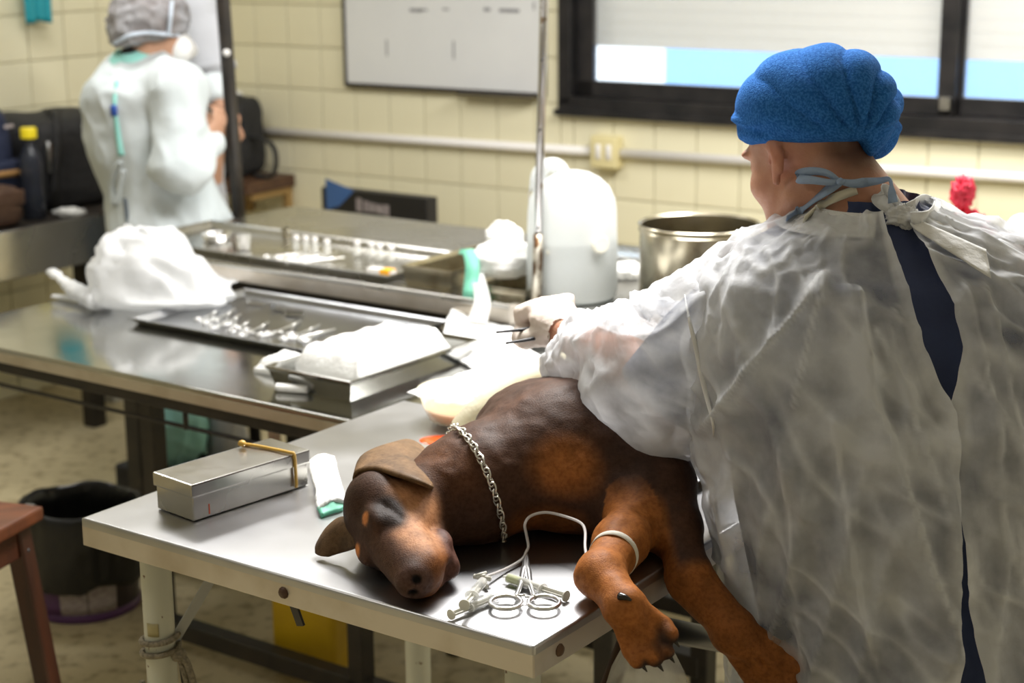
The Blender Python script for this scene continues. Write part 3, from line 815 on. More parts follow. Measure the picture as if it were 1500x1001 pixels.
sp = obj('iodine_puddle', move(lathe([(0, .0016), (.03, .0014), (.040, .0005), (.041, 0), (0, 0)], 24, (0, 0, 0), None, 1.0, .75), P(648, 645, Z1)), M['iodine_red'], origin=P(648, 645, Z1)); mark(sp, 'small puddle of red iodine under the bowl', 'puddle')
swb = obj('soaked_swab', sheet4(BC + np.array([-.055, -.01, .038]), BC + np.array([.0, -.03, .037]), BC + np.array([.035, .045, .042]), BC + np.array([-.04, .045, .044]), 16, 14, .012, 45, .005, 21), M['gauze'], origin=BC + np.array([0, 0, .03])); mark(swb, 'crumpled white swab soaking in the iodine bowl', 'swab')
dr = obj('drape', sheet4(P(596, 578, Z1 + .003), P(640, 590, Z1 + .003), P(800, 565, Z1 + .003), P(715, 536, Z1 + .003), 26, 22, .006, 18, .002, 5), M['paper'], origin=P(690, 590, Z1)); mark(dr, 'white paper drape spread under the iodine bowl', 'drape')

cs = ribbon(catmull([P(660, 648, Z1 + .030), P(676, 634, Z1 + .050), P(702, 610, Z1 + .075), P(737, 582, Z1 + .095), P(785, 558, Z1 + .105), P(830, 548, Z1 + .10)], 40), np.array([0, .25, 1.0]), np.interp(np.linspace(0, 1, 40), [0, .2, 1], [.02, .05, .09]), .0015)
cs = obj('cream_sheet', cs, M['cream_sheet'], origin=P(720, 610, Z1)); mark(cs, 'cream plastic sheet standing along the dog’s back beside the bowl', 'sheet')
# silvery film by the dog's elbow
fo = obj('plastic_film', sheet4(P(935, 700, Z1 + .003), P(975, 735, Z1 + .004), P(1075, 700, Z1 + .004), P(1010, 640, Z1 + .004), 26, 24, .018, 26, .0015, 8, lambda u, v: .05 * v * np.sin(u * math.pi) ** 2), M['foil'], origin=P(1000, 700, Z1)); mark(fo, 'crumpled silvery plastic film behind the dog’s elbow', 'film')

# instruments
def hemostat_parts(L=.13, open_=.10, rr=.0105, k=1.0):
    """lies in the xy plane, tips towards +x, rings at -x"""
    out = []
    xj = L * .22
    for sgn in (-1, 1):
        pts = [(L * .5, sgn * .0006, 0), (L * .36, sgn * .0018, 0), (xj, sgn * .0012, 0), (xj - .012, -sgn * .0008 + sgn * .004, 0), (-L * .10, sgn * L * open_ * .55, 0), (-L * .34, sgn * L * open_ * 1.05, 0)]
        rad = [.0010 * k, .0017 * k, .0030 * k, .0030 * k, .0022 * k, .0021 * k]
        pts = catmull(pts, 22); rad = np.interp(np.linspace(0, 1, 22), np.linspace(0, 1, 6), rad)
        arm = tube(pts, rad, 7)
        c = np.array([-L * .34 - rr * .75, sgn * (L * open_ * 1.05 + rr * .62), 0])
        a = np.linspace(0, 2 * math.pi, 25)[:-1]
        ring = tube(np.stack([c[0] + rr * 1.12 * np.cos(a), c[1] + rr * np.sin(a), 0 * a], 1), .0019 * k, 7, closed=True)
        rat = tube([(-L * .30, sgn * L * open_ * 1.0, sgn * .0012), (-L * .31, 0, sgn * .0012)], .0015, 6)
        out.append((arm, ring, rat))
    joint = lathe([(0, -.0035), (.0032, -.0035), (.0032, .0035), (0, .0035)], 10, (xj - .006, 0, 0))
    return out, joint
def make_hemostat(name, label, group, loc, rz, L=.13, open_=.10, m=None, rr=.0105, k=1.0):
    t = thing(name, label, 'clamp' if 'clamp' in name else 'instrument', loc, rz, group)
    Mx = MW[t.name]
    arms, joint = hemostat_parts(L, open_, rr, k)
    for arm, ring, rat in arms:
        a = obj('arm', tf(arm, Mx), m or M['instrument'], t)
        obj('finger_ring', tf(ring, Mx), m or M['instrument'], a)
        obj('ratchet', tf(rat, Mx), m or M['instrument'], a)
    obj('joint', tf(joint, Mx), m or M['instrument'], t)
    return t
# clamp with the drip line beside the dog's paw
kl, kr = P(745, 889, Z1 + .004), P(793, 889, Z1 + .004)
km = (kl + kr) / 2; kt = P(771, 812, Z1 + .010)
uk = unit(kt - km); Dk = np.linalg.norm(kt - km); Lk = (Dk - .016) / .84
hm = make_hemostat('hemostat_clamp', 'steel hemostat clamp with ring handles gripping the drip line on the table', None, km + uk * (Lk * .34 + .016) + np.array([0, 0, .003]), ang(km, kt), Lk, .062, rr=.0205, k=1.7)
hm['category'] = 'clamp'
tl = [P(706, 848, Z1 + .012), P(712, 845, Z1 + .012), P(740, 834, Z1 + .006), P(764, 820, Z1 + .007), kt + np.array([.0, .0, .004]), P(774, 800, Z1 + .018), P(771, 783, Z1 + .035), P(769, 768, Z1 + .05), P(778, 756, Z1 + .057), P(800, 751, Z1 + .06), P(828, 757, Z1 + .06), P(850, 766, Z1 + .06), P(857, 778, Z1 + .058), P(857, 800, Z1 + .05), P(859, 816, Z1 + .045)]
dl = obj('drip_line', tube(catmull(tl, 120), .0021, 10), M['tube'], origin=P(770, 800, Z1)); mark(dl, 'thin milky drip line looping from the clamp to the dog’s taped leg', 'tube')
# syringes
def make_syringe(label, p, q, r, fill, fluid=None, extra=None, z=None):
    """p nozzle end, q plunger thumb rest"""
    t = thing('syringe', label, 'syringe', (p + q) / 2, ang(q, p), 'syringes on the operating table')
    d = unit(p - q); L = np.linalg.norm(p - q)
    Mx = Matrix(np.vstack([np.column_stack([*frame_from(d), q]), [0, 0, 0, 1]]).tolist())
    b0 = L * .38
    obj('barrel', tf(lathe([(r * .86, b0), (r, b0), (r, L * .93), (r * .35, L * .95), (r * .35, L), (0, L)], 18), Mx), M['syringe'], t, sharp=40)
    obj('flange', tf(lathe([(0, b0 - .001), (r * 1.5, b0 - .001), (r * 1.5, b0 + .001), (0, b0 + .001)], 16, sx=1.0, sy=.7), Mx), M['syringe'], t, sharp=40)
    pl_ = obj('plunger', tf(join(box((0, 0, (L * fill) / 2 + .002), (r * 1.3, .0012, L * fill), 0), box((0, 0, (L * fill) / 2 + .002), (.0012, r * 1.3, L * fill), 0), lathe([(0, 0), (r * 1.15, 0), (r * 1.15, .002), (0, .002)], 16)), Mx), M['syringe_white'], t, sharp=30)
    obj('stopper', tf(lathe([(0, L * fill), (r * .84, L * fill), (r * .84, L * fill + .007), (0, L * fill + .010)], 16), Mx), M['rubber'], pl_, sharp=40)
    if fluid: obj('fluid', tf(lathe([(0, L * fill + .0101), (r * .84, L * fill + .0075), (r * .84, L * .925), (0, L * .925)], 16), Mx), fluid, t, sharp=40)
    return t
make_syringe('syringe with green fluid lying behind the hemostat clamp', P(738, 845, Z1 + .0085), P(830, 874, Z1 + .0085), .0068, .66, M['green_fluid'])
make_syringe('clear syringe with white plunger pointing at the hemostat handle', P(732, 872, Z1 + .0075), P(660, 901, Z1 + .0085), .0062, .78)
make_syringe('short clear syringe joined to the drip line by a tap', P(709, 850, Z1 + .016), P(680, 887, Z1 + .022), .0066, .70)
tp = thing('stopcock', 'small clear three-way tap at the end of the drip line', 'stopcock', P(706, 847, Z1))
c0 = P(706, 847, Z1 + .011)
obj('tap_body', join(cyl(c0 + np.array([-.011, .006, 0]), c0 + np.array([.012, -.004, 0]), .0036, 10), cyl(c0 + np.array([0, 0, -.008]), c0 + np.array([.001, -.002, .006]), .0042, 10), cyl(c0, c0 + np.array([.007, -.019, -.006]), .003, 10)), M['syringe_white'], tp)
obj('tap_handle', cyl(c0 + np.array([-.008, -.006, .006]), c0 + np.array([.006, .005, .006]), .0022, 8), M['syringe_white'], tp)

# ------------------------------------------------------------------ things on the side table
def tray(name, label, b, z, h, m, rim=.012, wall=.002, cat='tray'):
    s0, s1, r0, r1 = b
    t = room_thing(name, label, cat, (s0 + s1) / 2, (r0 + r1) / 2, z)
    obj('base', rbox(s0 + rim, s1 - rim, r0 + rim, r1 - rim, z + .0005, z + .0025, .0008), m, t, smooth=False)
    bm = bmesh.new()
    lv = [(rim, .001), (rim * .3, h * .8), (-.001, h), (-.004, h - .001), (-.004, h - .004), (rim * .3 - .002, h * .75), (rim - .002, .0)]
    rings = []
    for o_, zz in lv:
        rings.append([bm.verts.new(Vector(tuple(R(a, c, z + zz)))) for a, c in ((s0 + o_, r0 + o_), (s1 - o_, r0 + o_), (s1 - o_, r1 - o_), (s0 + o_, r1 - o_))])
    rings.append(rings[0])
    for a, c in zip(rings[:-1], rings[1:]):
        for k in range(4):
            l = (k + 1) % 4
            bm.faces.new((a[k], a[l], c[l], c[k]))
    bm.normal_update(); bm.verts.index_update()
    v = np.array([tuple(q.co) for q in bm.verts]); f = [tuple(q.index for q in p.verts) for p in bm.faces]; bm.free()
    obj('rim', (v, f), m, t, smooth=False)
    return t
TB = (-3.11, -2.44, 2.765, 3.165)
tray('instrument_tray', 'large shallow dark steel tray of instruments on the side table', TB, Z2, .018, M['steel_dark'], .016)
zt = Z2 + .006
ORD = ['first', 'second', 'third', 'fourth', 'fifth', 'sixth', 'seventh', 'eighth', 'ninth', 'tenth']
h0 = None
front = [(303, 468, 322, 452), (318, 474, 352, 447), (330, 481, 356, 459), (352, 484, 366, 468), (369, 491, 396, 470), (410, 491, 445, 468), (429, 497, 486, 466), (438, 497, 496, 481), (478, 507, 522, 488)]
for i, (x0, y0, x1, y1) in enumerate(front):
    a, b = P(x0, y0, zt), P(x1, y1, zt)
    L = np.clip(np.linalg.norm(b - a), .10, .17)
    make_hemostat('artery_forceps', f'steel ring-handled forceps on the front tray, {ORD[i]} from the left', 'instruments on the front tray', a + unit(b - a) * L * .42 + np.array([0, 0, .001 * (i % 3)]), ang(a, b), L, .09 + .02 * (i % 3), rr=.012)
for i, (x, y, w_, h_, rz, lb) in enumerate(((374, 446, .014, .05, 1.2, 'tall narrow steel plate standing in the front tray'), (414, 455, .016, .075, .9, 'dark flat retractor blade lying in the front tray'), (430, 462, .05, .022, -.4, 'small square steel plate in the middle of the front tray'))):
    c = P(x, y, zt)
    t = obj('retractor_plate', tf(join(box((0, 0, .001), (w_, h_, .0022), .0006), box((0, h_ / 2 - .004, .006), (w_, .002, .012), .0005)), Matrix.Translation(Vector(tuple(c))) @ Matrix.Rotation(rz, 4, 'Z')), M['steel_dark' if i == 1 else 'steel_worn'], smooth=False, origin=c); mark(t, lb, 'plate')
# deep steel tray with the gauze pack
SBB = (-2.43, -2.20, 2.53, 2.96)
tray('sterile_tray', 'deep polished steel tray holding a thick white gauze pack', SBB, Z2, .048, M['steel_polish'], .014)
def pillow(b, z0, z1, m, name, label, cat, seed=0, amp=.006, parent=None):
    """soft rectangular pack in room coordinates"""
    s0, s1, r0, r1 = b
    n1, n2 = 26, 30
    u, v = np.meshgrid(np.linspace(0, 1, n1), np.linspace(0, 1, n2))
    edge = np.minimum(np.minimum(u, 1 - u) * (s1 - s0), np.minimum(v, 1 - v) * (r1 - r0))
    top = z0 + (z1 - z0) * (.35 + .65 * smooth01(edge, 0, .018))
    base = np.stack([s0 + u * (s1 - s0), r0 + v * (r1 - r0), 0 * u], 2)
    nz = fbm(base * 26 + 3 * seed, 3, seed)
    top = top + amp * nz
    Gt = base.copy(); Gt[..., 2] = top
    Gb = base.copy(); Gb[..., 2] = z0
    Gt[..., :2] += .004 * np.stack([vnoise(base * 30, seed + 4), vnoise(base * 30, seed + 5)], 2)
    a, fa = grid_mesh(Gt); bb, fb = grid_mesh(Gb, flip=True); N = n1 * n2
    rim = [i for i in range(n1)] + [j * n1 + n1 - 1 for j in range(1, n2)] + [(n2 - 1) * n1 + i for i in range(n1 - 2, -1, -1)] + [j * n1 for j in range(n2 - 2, 0, -1)]
    F = fa + [tuple(i + N for i in q) for q in fb] + [(rim[(k + 1) % len(rim)], rim[k], rim[k] + N, rim[(k + 1) % len(rim)] + N) for k in range(len(rim))]
    o = obj(name, tf((np.concatenate([a, bb]), F), RM), m, parent, origin=R((s0 + s1) / 2, (r0 + r1) / 2, z0), rz=-AX)
    if label: mark(o, label, cat)
    return o
pillow((-2.412, -2.232, 2.60, 2.90), Z2 + .012, Z2 + .078, M['gauze'], 'gauze_pack', 'thick white gauze pack in the deep steel tray', 'gauze', 2, .004)
obj_pad = pillow((-2.54, -2.45, 2.60, 2.70), Z2 + .001, Z2 + .035, M['gauze'], 'gauze_pad', 'small folded gauze pad left of the deep steel tray', 'gauze', 5, .005)
a, b = P(404, 567, Z2 + .010), P(450, 571, Z2 + .010)
gr = obj('gauze_roll', tube(catmull([a, a + (b - a) * .15, a + (b - a) * .3, b], 20), [.004, .007, .009, .006] + [.0085] * 15 + [.0085], 14), M['gauze'], origin=(a + b) / 2); mark(gr, 'thin white gauze roll in front of the gauze pad', 'gauze')
# white cloths at the right end of the side table
zc_ = Z2 + .004
cl = obj('cloth', sheet4(P(642, 512, zc_), P(700, 545, zc_), P(815, 502, zc_), P(662, 458, zc_ + .012), 34, 30, .008, 14, .003, 12, lambda u, v: .012 * np.sin(v * math.pi)), M['paper'], origin=P(700, 505, Z2)); mark(cl, 'large crumpled white cloth between the deep tray and the gloved hand', 'cloth')
cl = obj('cloth', sheet4(P(690, 560, zc_ + .02), P(740, 590, zc_ + .02), P(850, 545, zc_ + .02), P(760, 510, zc_ + .02), 30, 26, .010, 14, .003, 15), M['paper'], origin=P(760, 550, Z2)); mark(cl, 'crumpled white cloth in front of the gloved hand', 'cloth')

# white plastic bag at the left end
BGC = P(226, 450, Z2)
n1, n2 = 90, 60
th, ph = np.meshgrid(np.linspace(0, 2 * math.pi, n1, endpoint=False), np.linspace(0, math.pi, n2))
dirs = np.stack([np.cos(th) * np.sin(ph), np.sin(th) * np.sin(ph), np.cos(ph)], 2)
dirs = np.sign(dirs) * np.abs(dirs) ** .68
rad = np.array([.146, .105, .150])
fold = .07 * ridge(np.stack([th * 1.2 + .6 * np.sin(ph * 2), ph * 1.0, 0 * th], 2) * 1.4, 31) + .06 * fbm(dirs * 3.2, 3, 33)
Gb = dirs * rad * (1 + fold)[..., None]
Gb[..., 0] += .035 * dirs[..., 2] * -1
Gb[..., 2] = np.where(Gb[..., 2] < 0, Gb[..., 2] * .25, Gb[..., 2])
Gb[..., 0] *= np.where(Gb[..., 2] > .08, .86, 1.0)
skirt = smooth01(-dirs[..., 2], -.25, .3)
Gb[..., 0] *= 1 + .22 * skirt; Gb[..., 1] *= 1 + .12 * skirt
Gb = Gb + BGC + np.array([0, .02, .040])
Gb[..., 2] = np.maximum(Gb[..., 2], Z2 + .0015)
bag = thing('plastic_bag', 'crumpled white plastic bag at the left end of the side table', 'bag', BGC)
obj('bag_body', grid_mesh(Gb, True), M['plastic_bag'], bag)
hp = catmull([P(150, 440, Z2 + .03), P(120, 430, Z2 + .035), P(98, 415, Z2 + .04), P(76, 398, Z2 + .05)], 24)
obj('bag_handle', tube(hp, np.interp(np.linspace(0, 1, 24), [0, .4, .8, 1], [.040, .026, .012, .018]) * (1 + .25 * np.sin(np.arange(24) * 1.9)), 12, flat=.6), M['plastic_bag'], bag)
hp = catmull([P(150, 446, Z2 + .012), P(115, 438, Z2 + .01), P(78, 434, Z2 + .008)], 16)
obj('bag_handle', tube(hp, np.interp(np.linspace(0, 1, 16), [0, .5, 1], [.03, .014, .010]), 10, flat=.5), M['plastic_bag'], bag)
obj('bag_flap', sheet4(P(290, 372, Z2 + .05), P(250, 440, Z2 + .006), P(318, 432, Z2 + .004), P(352, 416, Z2 + .004), 16, 18, .010, 22, .002, 41), M['plastic_bag'], bag)

# ------------------------------------------------------------------ things on the rear table
def on_r(x, r, z):                           # point of a room line r = const at height z seen in column x
    c, g = R(0, r, z) - EYE, E2
    k = (x - 750) / FPX
    return R(0, r, z) + g * ((k * (c @ _f) - c @ _r) / (g @ _r - k * (g @ _f)))
JC = on_r(838, 3.385, Z3)
jg = thing('jug', 'big milky white plastic jug with cream side cap on the rear table', 'jug', JC)
jr = .110
prof = [(0, .001), (.8 * jr, .001), (.95 * jr, .006), (jr, .02), (jr, .10), (.985 * jr, .16), (.97 * jr, .215), (.93 * jr, .243), (.80 * jr, .272), (.60 * jr, .292), (.40 * jr, .304), (.20 * jr, .309), (0, .310)]
obj('jug_body', lathe(prof, 48, JC), M['jug'], jg)
obj('liquid', lathe([(0, .004), (.92 * jr, .004), (.955 * jr, .02), (.955 * jr, .148), (0, .148)], 40, JC), M['jug_liquid'], jg, sharp=40)
vv = unit(np.array([-JC[0], -JC[1], 0])); side = np.array([vv[1], -vv[0], 0]) * -1
if side[0] < 0: side = -side
hb = JC - side * .05
obj('jug_handle', tube(catmull([hb + np.array([0, 0, .262]) - side * .035, hb + np.array([0, 0, .300]) - side * .030, hb + np.array([0, 0, .322]) - side * .008, hb + np.array([0, 0, .318]) + side * .018, hb + np.array([0, 0, .285]) + side * .035], 24), [.018] * 24, 12), M['jug'], jg)
obj('wire', tube(catmull([JC - side * .075 + np.array([0, 0, .285]), JC - side * .10 + np.array([0, 0, .27]), JC - side * .104 + np.array([0, 0, .22])], 14), .0015, 6), M['tube'], jg)
cdir = unit(vv + side * .55 + np.array([0, 0, .12])); cp = JC + cdir * .088 + np.array([0, 0, .138]) + side * .015
Mx = Matrix(np.vstack([np.column_stack([*frame_from(cdir), cp]), [0, 0, 0, 1]]).tolist())
obj('cap', tf(lathe([(.016, -.03), (.021, 0), (.0215, .022), (.019, .026), (0, .026)], 24), Mx), M['cap_cream'], jg, sharp=40)
obj('spout', tube([JC - side * .06 + vv * .088 + np.array([0, 0, .128]), cp], [.007, .010], 10), M['cap_cream'], jg)

PC = on_r(1022, 3.50, Z3)
pr, phh = .140, .192
pt = thing('pot', 'wide open stainless steel pot on the rear table', 'pot', PC)
obj('pot_body', lathe([(0, .001), (pr * .96, .001), (pr, .006), (pr, phh - .016), (pr + .004, phh - .013), (pr + .001, phh - .010), (pr, phh - .003), (pr + .005, phh), (pr + .003, phh + .002), (pr - .003, phh - .003), (pr - .003, .008), (0, .005)], 56, PC), M['steel_old'], pt, sharp=50)
rv = PC + unit(np.array([-.62, -.78, 0])) * (pr + .001) + np.array([0, 0, .07])
obj('rivet', lathe([(0, -.004), (.007, -.004), (.005, .003), (0, .004)], 10, rv, None), M['steel_worn'], pt)

# far instrument tray
FB = (-3.66, -2.70, 3.262, 3.60)
tray('instrument_tray', 'long steel tray of small instruments on the rear table', FB, Z3, .022, M['steel_worn'], .016)
zf = Z3 + .008
far = [(396, 378, 470, 366), (416, 382, 498, 364), (420, 386, 492, 378), (430, 385, 500, 372), (445, 386, 505, 380)]
for i, (x0, y0, x1, y1) in enumerate(far):
    a, b = P(x0, y0, zf), P(x1, y1, zf)
    L = np.clip(np.linalg.norm(b - a), .13, .20)
    make_hemostat('artery_forceps', f'steel ring-handled forceps on the far tray, {ORD[i]} from the left', 'instruments on the far tray', a + unit(b - a) * L * .42 + np.array([0, 0, .0015 * i]), ang(a, b), L, .08, rr=.012)
balls = [(434, 361), (448, 362), (461, 364), (479, 367), (523, 368), (544, 371), (556, 374), (573, 376)]
for i, (x, y) in enumerate(balls):
    c = P(x, y, zf + .012)
    Mx = Matrix.Translation(Vector(tuple(c)))
    t = thing('glass_vial', f'small white-capped vial in the far tray, {ORD[i]} from the left', 'vial', c - np.array([0, 0, .012]), 0, 'vials in the far tray')
    obj('vial_body', lathe([(0, -.011), (.009, -.011), (.010, -.008), (.010, .010), (.006, .016), (.006, .020), (0, .020)], 14, c), M['syringe'], t, sharp=50)
    obj('vial_cap', lathe([(0, .032), (.008, .031), (.009, .027), (.009, .019), (0, .019)], 14, c), M['pvc_white'], t, sharp=50)
for i, (x, y, sx, h_, lb) in enumerate(((318, 352, .045, .02, 'low shiny steel dish at the left end of the far tray'), (357, 366, .022, .045, 'small upright steel cup at the left of the far tray'), (419, 350, .012, .03, 'tiny brass coloured pot at the rim of the far tray'))):
    c = P(x, y, zf - .004)
    t = obj('steel_cup', lathe([(0, .001), (sx * .85, .001), (sx, h_), (sx - .0015, h_), (sx * .82, .003), (0, .003)], 20, c), M['steel_old' if i == 2 else 'instrument'], origin=c, sharp=50); mark(t, lb, 'cup')
c = P(563, 403, zf - .001)
cb_ = thing('carton', 'small white carton with orange print in the far tray', 'box', c, -AX)
Mx = MW[cb_.name]
obj('carton_body', tf(box((-.01, 0, .008), (.075, .03, .016), .001), Mx), M['pvc_white'], cb_, smooth=False)
obj('print', tf(box((.012, -.0003, .0085), (.031, .0308, .0165), 0), Mx), M['orange'], cb_, smooth=False)
# open tarnished box
OB = (-2.652, -2.50, 3.262, 3.58)
ob = tray('open_box', 'open tarnished steel box with instruments on the rear table', OB, Z3, .055, M['steel_old'], .008, cat='box')
for i in range(4):
    a = R(-2.625 + i * .03, 3.32 + .02 * i, Z3 + .012 + .003 * i); b = a + R(.03 - .02 * i, .19, 0)
    t = obj('probe', tube([a, (a + b) / 2, b], [.004, .003, .002], 8), M['steel_old'], origin=(a + b) / 2); mark(t, f'thin tarnished probe in the open box, {ORD[i]} from the left', 'instrument', 'probes in the open box')
# small stained box with the gauze heap
SB2 = (-2.42, -2.28, 3.262, 3.41)
sb = tray('stained_box', 'small stained enamel box under the white gauze heap', SB2, Z3, .032, M['steel_old'], .006, cat='box')
def crumple(c, r, seed, m, name, label, cat, amp=.25, n=(60, 40), freq=3.0, floor_z=None, parent=None):
    th, ph = np.meshgrid(np.linspace(0, 2 * math.pi, n[0], endpoint=False), np.linspace(0.001, math.pi - .001, n[1]))
    dd = np.stack([np.cos(th) * np.sin(ph), np.sin(th) * np.sin(ph), np.cos(ph)], 2)
    k = 1 + amp * ridge(dd * freq, seed) + amp * .5 * ridge(dd * freq * 2.1, seed + 3) + amp * .3 * fbm(dd * freq * 3, 2, seed + 5)
    G = dd * np.asarray(r) * k[..., None] + np.asarray(c)
    if floor_z is not None: G[..., 2] = np.maximum(G[..., 2], floor_z)
    o = obj(name, grid_mesh(G, True), m, parent, origin=(c[0], c[1], c[2] - r[2]))
    if label: mark(o, label, cat)
    return o
crumple(on_r(738, 3.37, Z3 + .075), (.080, .075, .042), 51, M['gauze'], 'gauze_heap', 'heap of crumpled white gauze beside the jug', 'gauze', .12, freq=1.7, floor_z=Z3 + .034)
crumple(on_r(738, 3.42, Z3 + .118), (.042, .035, .036), 55, M['gauze'], 'gauze_wad', 'peaked wad of white gauze on top of the gauze heap', 'gauze', .2, freq=1.6)
mb = [P(690, 437, Z3 + .002), P(690, 428, Z3 + .02), P(691, 410, Z3 + .045), P(692, 390, Z3 + .075), P(689, 374, Z3 + .095), P(684, 366, Z3 + .10), P(678, 372, Z3 + .095)]
t = obj('mint_strap', ribbon(catmull(mb, 30), unit(np.array([1, -.3, 0])), np.interp(np.linspace(0, 1, 30), [0, .4, .8, 1], [.042, .036, .032, .022]), .002), M['mint_band'], origin=P(690, 437, Z3)); mark(t, 'mint green fabric strap hanging over the open box', 'strap')
wt = [P(706, 462, Z3 - .02), P(706, 447, Z3 + .003), P(705, 430, Z3 + .02), P(700, 405, Z3 + .05), P(697, 385, Z3 + .06)]
wt[0] = wt[1] + np.array([-.012, -.035, -.035])
t = obj('paper_strip', ribbon(catmull(wt, 24), unit(np.array([1, -.3, 0])), np.interp(np.linspace(0, 1, 24), [0, .3, 1], [.05, .04, .025]), .002), M['gauze'], origin=wt[1]); mark(t, 'white gauze strip hanging over the rear table edge', 'gauze')
crumple(P(917, 397, Z3 + .02), (.05, .035, .02), 61, M['gauze'], 'gauze_wad', 'small white gauze wad between jug and pot', 'gauze', .2, floor_z=Z3 + .001)
a = R(SR(P(917, 380, Z3))[0], SR(P(917, 380, Z3))[1])
t = obj('steel_plate', rbox(SR(a)[0] - .12, SR(a)[0] + .10, SR(a)[1] - .03, SR(a)[1] + .04, Z3 + .0005, Z3 + .012, .003), M['steel_polish'], smooth=False, origin=(a[0], a[1], Z3), rz=-AX); mark(t, 'flat steel plate lying between jug and pot', 'plate')
# bags behind the surgeon's right shoulder
c = R(-1.30, 3.72, Z3 + .08)
crumple(c, (.09, .08, .08), 71, M['plastic_bag'], 'plastic_bag', 'white plastic bag behind the surgeon’s right shoulder', 'bag', .12, floor_z=Z3 + .001)
c = PY(1416, 300, 3.72)
bgz = thing('red_bag', 'pink-red plastic bag showing above the surgeon’s right shoulder', 'bag', (c[0], c[1], Z3))
crumple((c[0], c[1], (c[2] - .02 + Z3) / 2), (.075, .06, (c[2] - .02 - Z3) / 2), 73, M['red_plastic'], 'bag_body', None, None, .10, floor_z=Z3 + .001, parent=bgz)
crumple(PY(1410, 282, 3.72), (.022, .02, .030), 74, M['red_plastic'], 'bag_knot', None, None, .3, parent=bgz)
c = PY(1500, 345, 3.62)
bgz = thing('cloth_bundle', 'white and mint cloth bundle at the right edge, behind the surgeon', 'bundle', (c[0], c[1], Z3))
crumple((c[0] + .03, c[1], (c[2] + .04 + Z3) / 2), (.11, .09, (c[2] + .04 - Z3) / 2), 75, M['coat'], 'white_cloth', None, None, .08, floor_z=Z3 + .001, parent=bgz)
crumple((c[0] + .02, c[1] - .07, c[2] - .04), (.09, .05, .035), 76, M['mint_band'], 'mint_cloth', None, None, .12, parent=bgz)
# crates standing under those things, so that they rest on the table
# ------------------------------------------------------------------ carton by the wall
a, b = PY(470, 274, 6.45), PY(625, 291, 5.95)
zt_ = (a[2] + b[2]) / 2
wd = unit(np.array([b[0] - a[0], b[1] - a[1], 0])); nd = np.array([-wd[1], wd[0], 0]); Lc = np.linalg.norm((b - a)[:2])
cc = (a + b) / 2 + nd * .025; rz_ = math.atan2(wd[1], wd[0])
ct = thing('carton', 'black carton with blue and white print standing by the back wall', 'box', (cc[0], cc[1], 0), rz_)
Mx = MW[ct.name]
bmv, bmf = box((0, 0, zt_ / 2 + .001), (Lc, .05, zt_), .004)
bmv = bmv.copy(); top = bmv[:, 2] > zt_ * .9
bmv[top, 2] += (bmv[top, 0] / Lc) * (b[2] - a[2])
obj('carton_body', tf((bmv, bmf), Mx), M['box_black'], ct, smooth=False)
tri = np.array([(-Lc / 2 + .035, -.0265, zt_ + .02), (-Lc / 2 + .22, -.0265, zt_ - .005), (-Lc / 2 + .12, -.0265, zt_ - .075), (-Lc / 2 + .035, -.0265, zt_ - .10)])
obj('blue_print', tf((np.concatenate([tri, tri + [0, .001, 0]]), [(0, 3, 2, 1), (4, 5, 6, 7), (0, 1, 5, 4), (1, 2, 6, 5), (2, 3, 7, 6), (3, 0, 4, 7)]), Mx), M['box_blue'], ct, smooth=False)
for k, (x, w_, h_) in enumerate(((-.08, .035, .05), (-.035, .03, .04), (.0, .028, .035), (.045, .05, .032), (.09, .03, .04))):
    obj('white_print', tf(box((x, -.0262, zt_ - .055), (w_, .001, h_)), Mx), M['label_grey'], ct, smooth=False)

# ------------------------------------------------------------------ things on the sink counter
ZC = .777
def counter_pt(x, y, s): 
    d = ray(x, y); return EYE + d * (s / (d @ E2))
def soft_bag(name, label, c, r, m, seed, cat='bag', power=3.0, amp=.05, rz=-AX):
    th, ph = np.meshgrid(np.linspace(0, 2 * math.pi, 64, endpoint=False), np.linspace(0.001, math.pi - .001, 44))
    sg = lambda v, e: np.sign(v) * np.abs(v) ** e
    e = 2 / power
    dd = np.stack([sg(np.cos(th), e) * sg(np.sin(ph), e), sg(np.sin(th), e) * sg(np.sin(ph), e), sg(np.cos(ph), e)], 2)
    k = 1 + amp * fbm(dd * 1.8, 3, seed)
    G = dd * np.asarray(r) * k[..., None]
    G[..., 2] = np.maximum(G[..., 2], -r[2] + .002)
    t = thing(name, label, cat, (c[0], c[1], c[2]), rz)
    Mx = MW[t.name]
    obj('bag_body', tf(move(grid_mesh(G, True), (0, 0, r[2])), Mx), m, t)
    return t, Mx
c = R(-4.93, 4.10, ZC)
bg, Mx = soft_bag('black_bag', 'large black bag on the counter behind the woman in the white gown', c, (.18, .235, .165), M['black_cloth'], 81, power=6.0)
obj('buckle', tf(box((.182, -.19, .20), (.012, .03, .11), .004), Mx), M['steel_dark'], bg)
obj('strap', tf(ribbon(catmull([(.185, -.19, .05), (.192, -.16, .25), (.12, -.1, .334), (-.05, .0, .336)], 16), (0, 1, 0), .03, .004), Mx), M['black_cloth'], bg)
c = R(-4.98, 3.70, ZC)
bg, Mx = soft_bag('backpack', 'navy backpack with tan strap at the left edge of the counter', c, (.17, .15, .215), M['navy_cloth'], 83)
obj('pocket', tf(box((.165, .02, .12), (.05, .22, .16), .02, 3), Mx), M['navy_cloth'], bg)
obj('logo', tf(box((.172, .09, .315), (.004, .04, .012), .002), Mx), M['label_grey'], bg)
obj('strap', tf(ribbon(catmull([(.195, -.17, .165), (.205, 0, .16), (.198, .15, .155)], 12), (0, 0, 1), .022, .005), Mx), M['tan_leather'], bg)
c = R(-4.70, 3.63, ZC)
bg, Mx = soft_bag('leather_bag', 'small brown leather bag in front of the backpack', c, (.065, .08, .070), M['brown_leather'], 85)
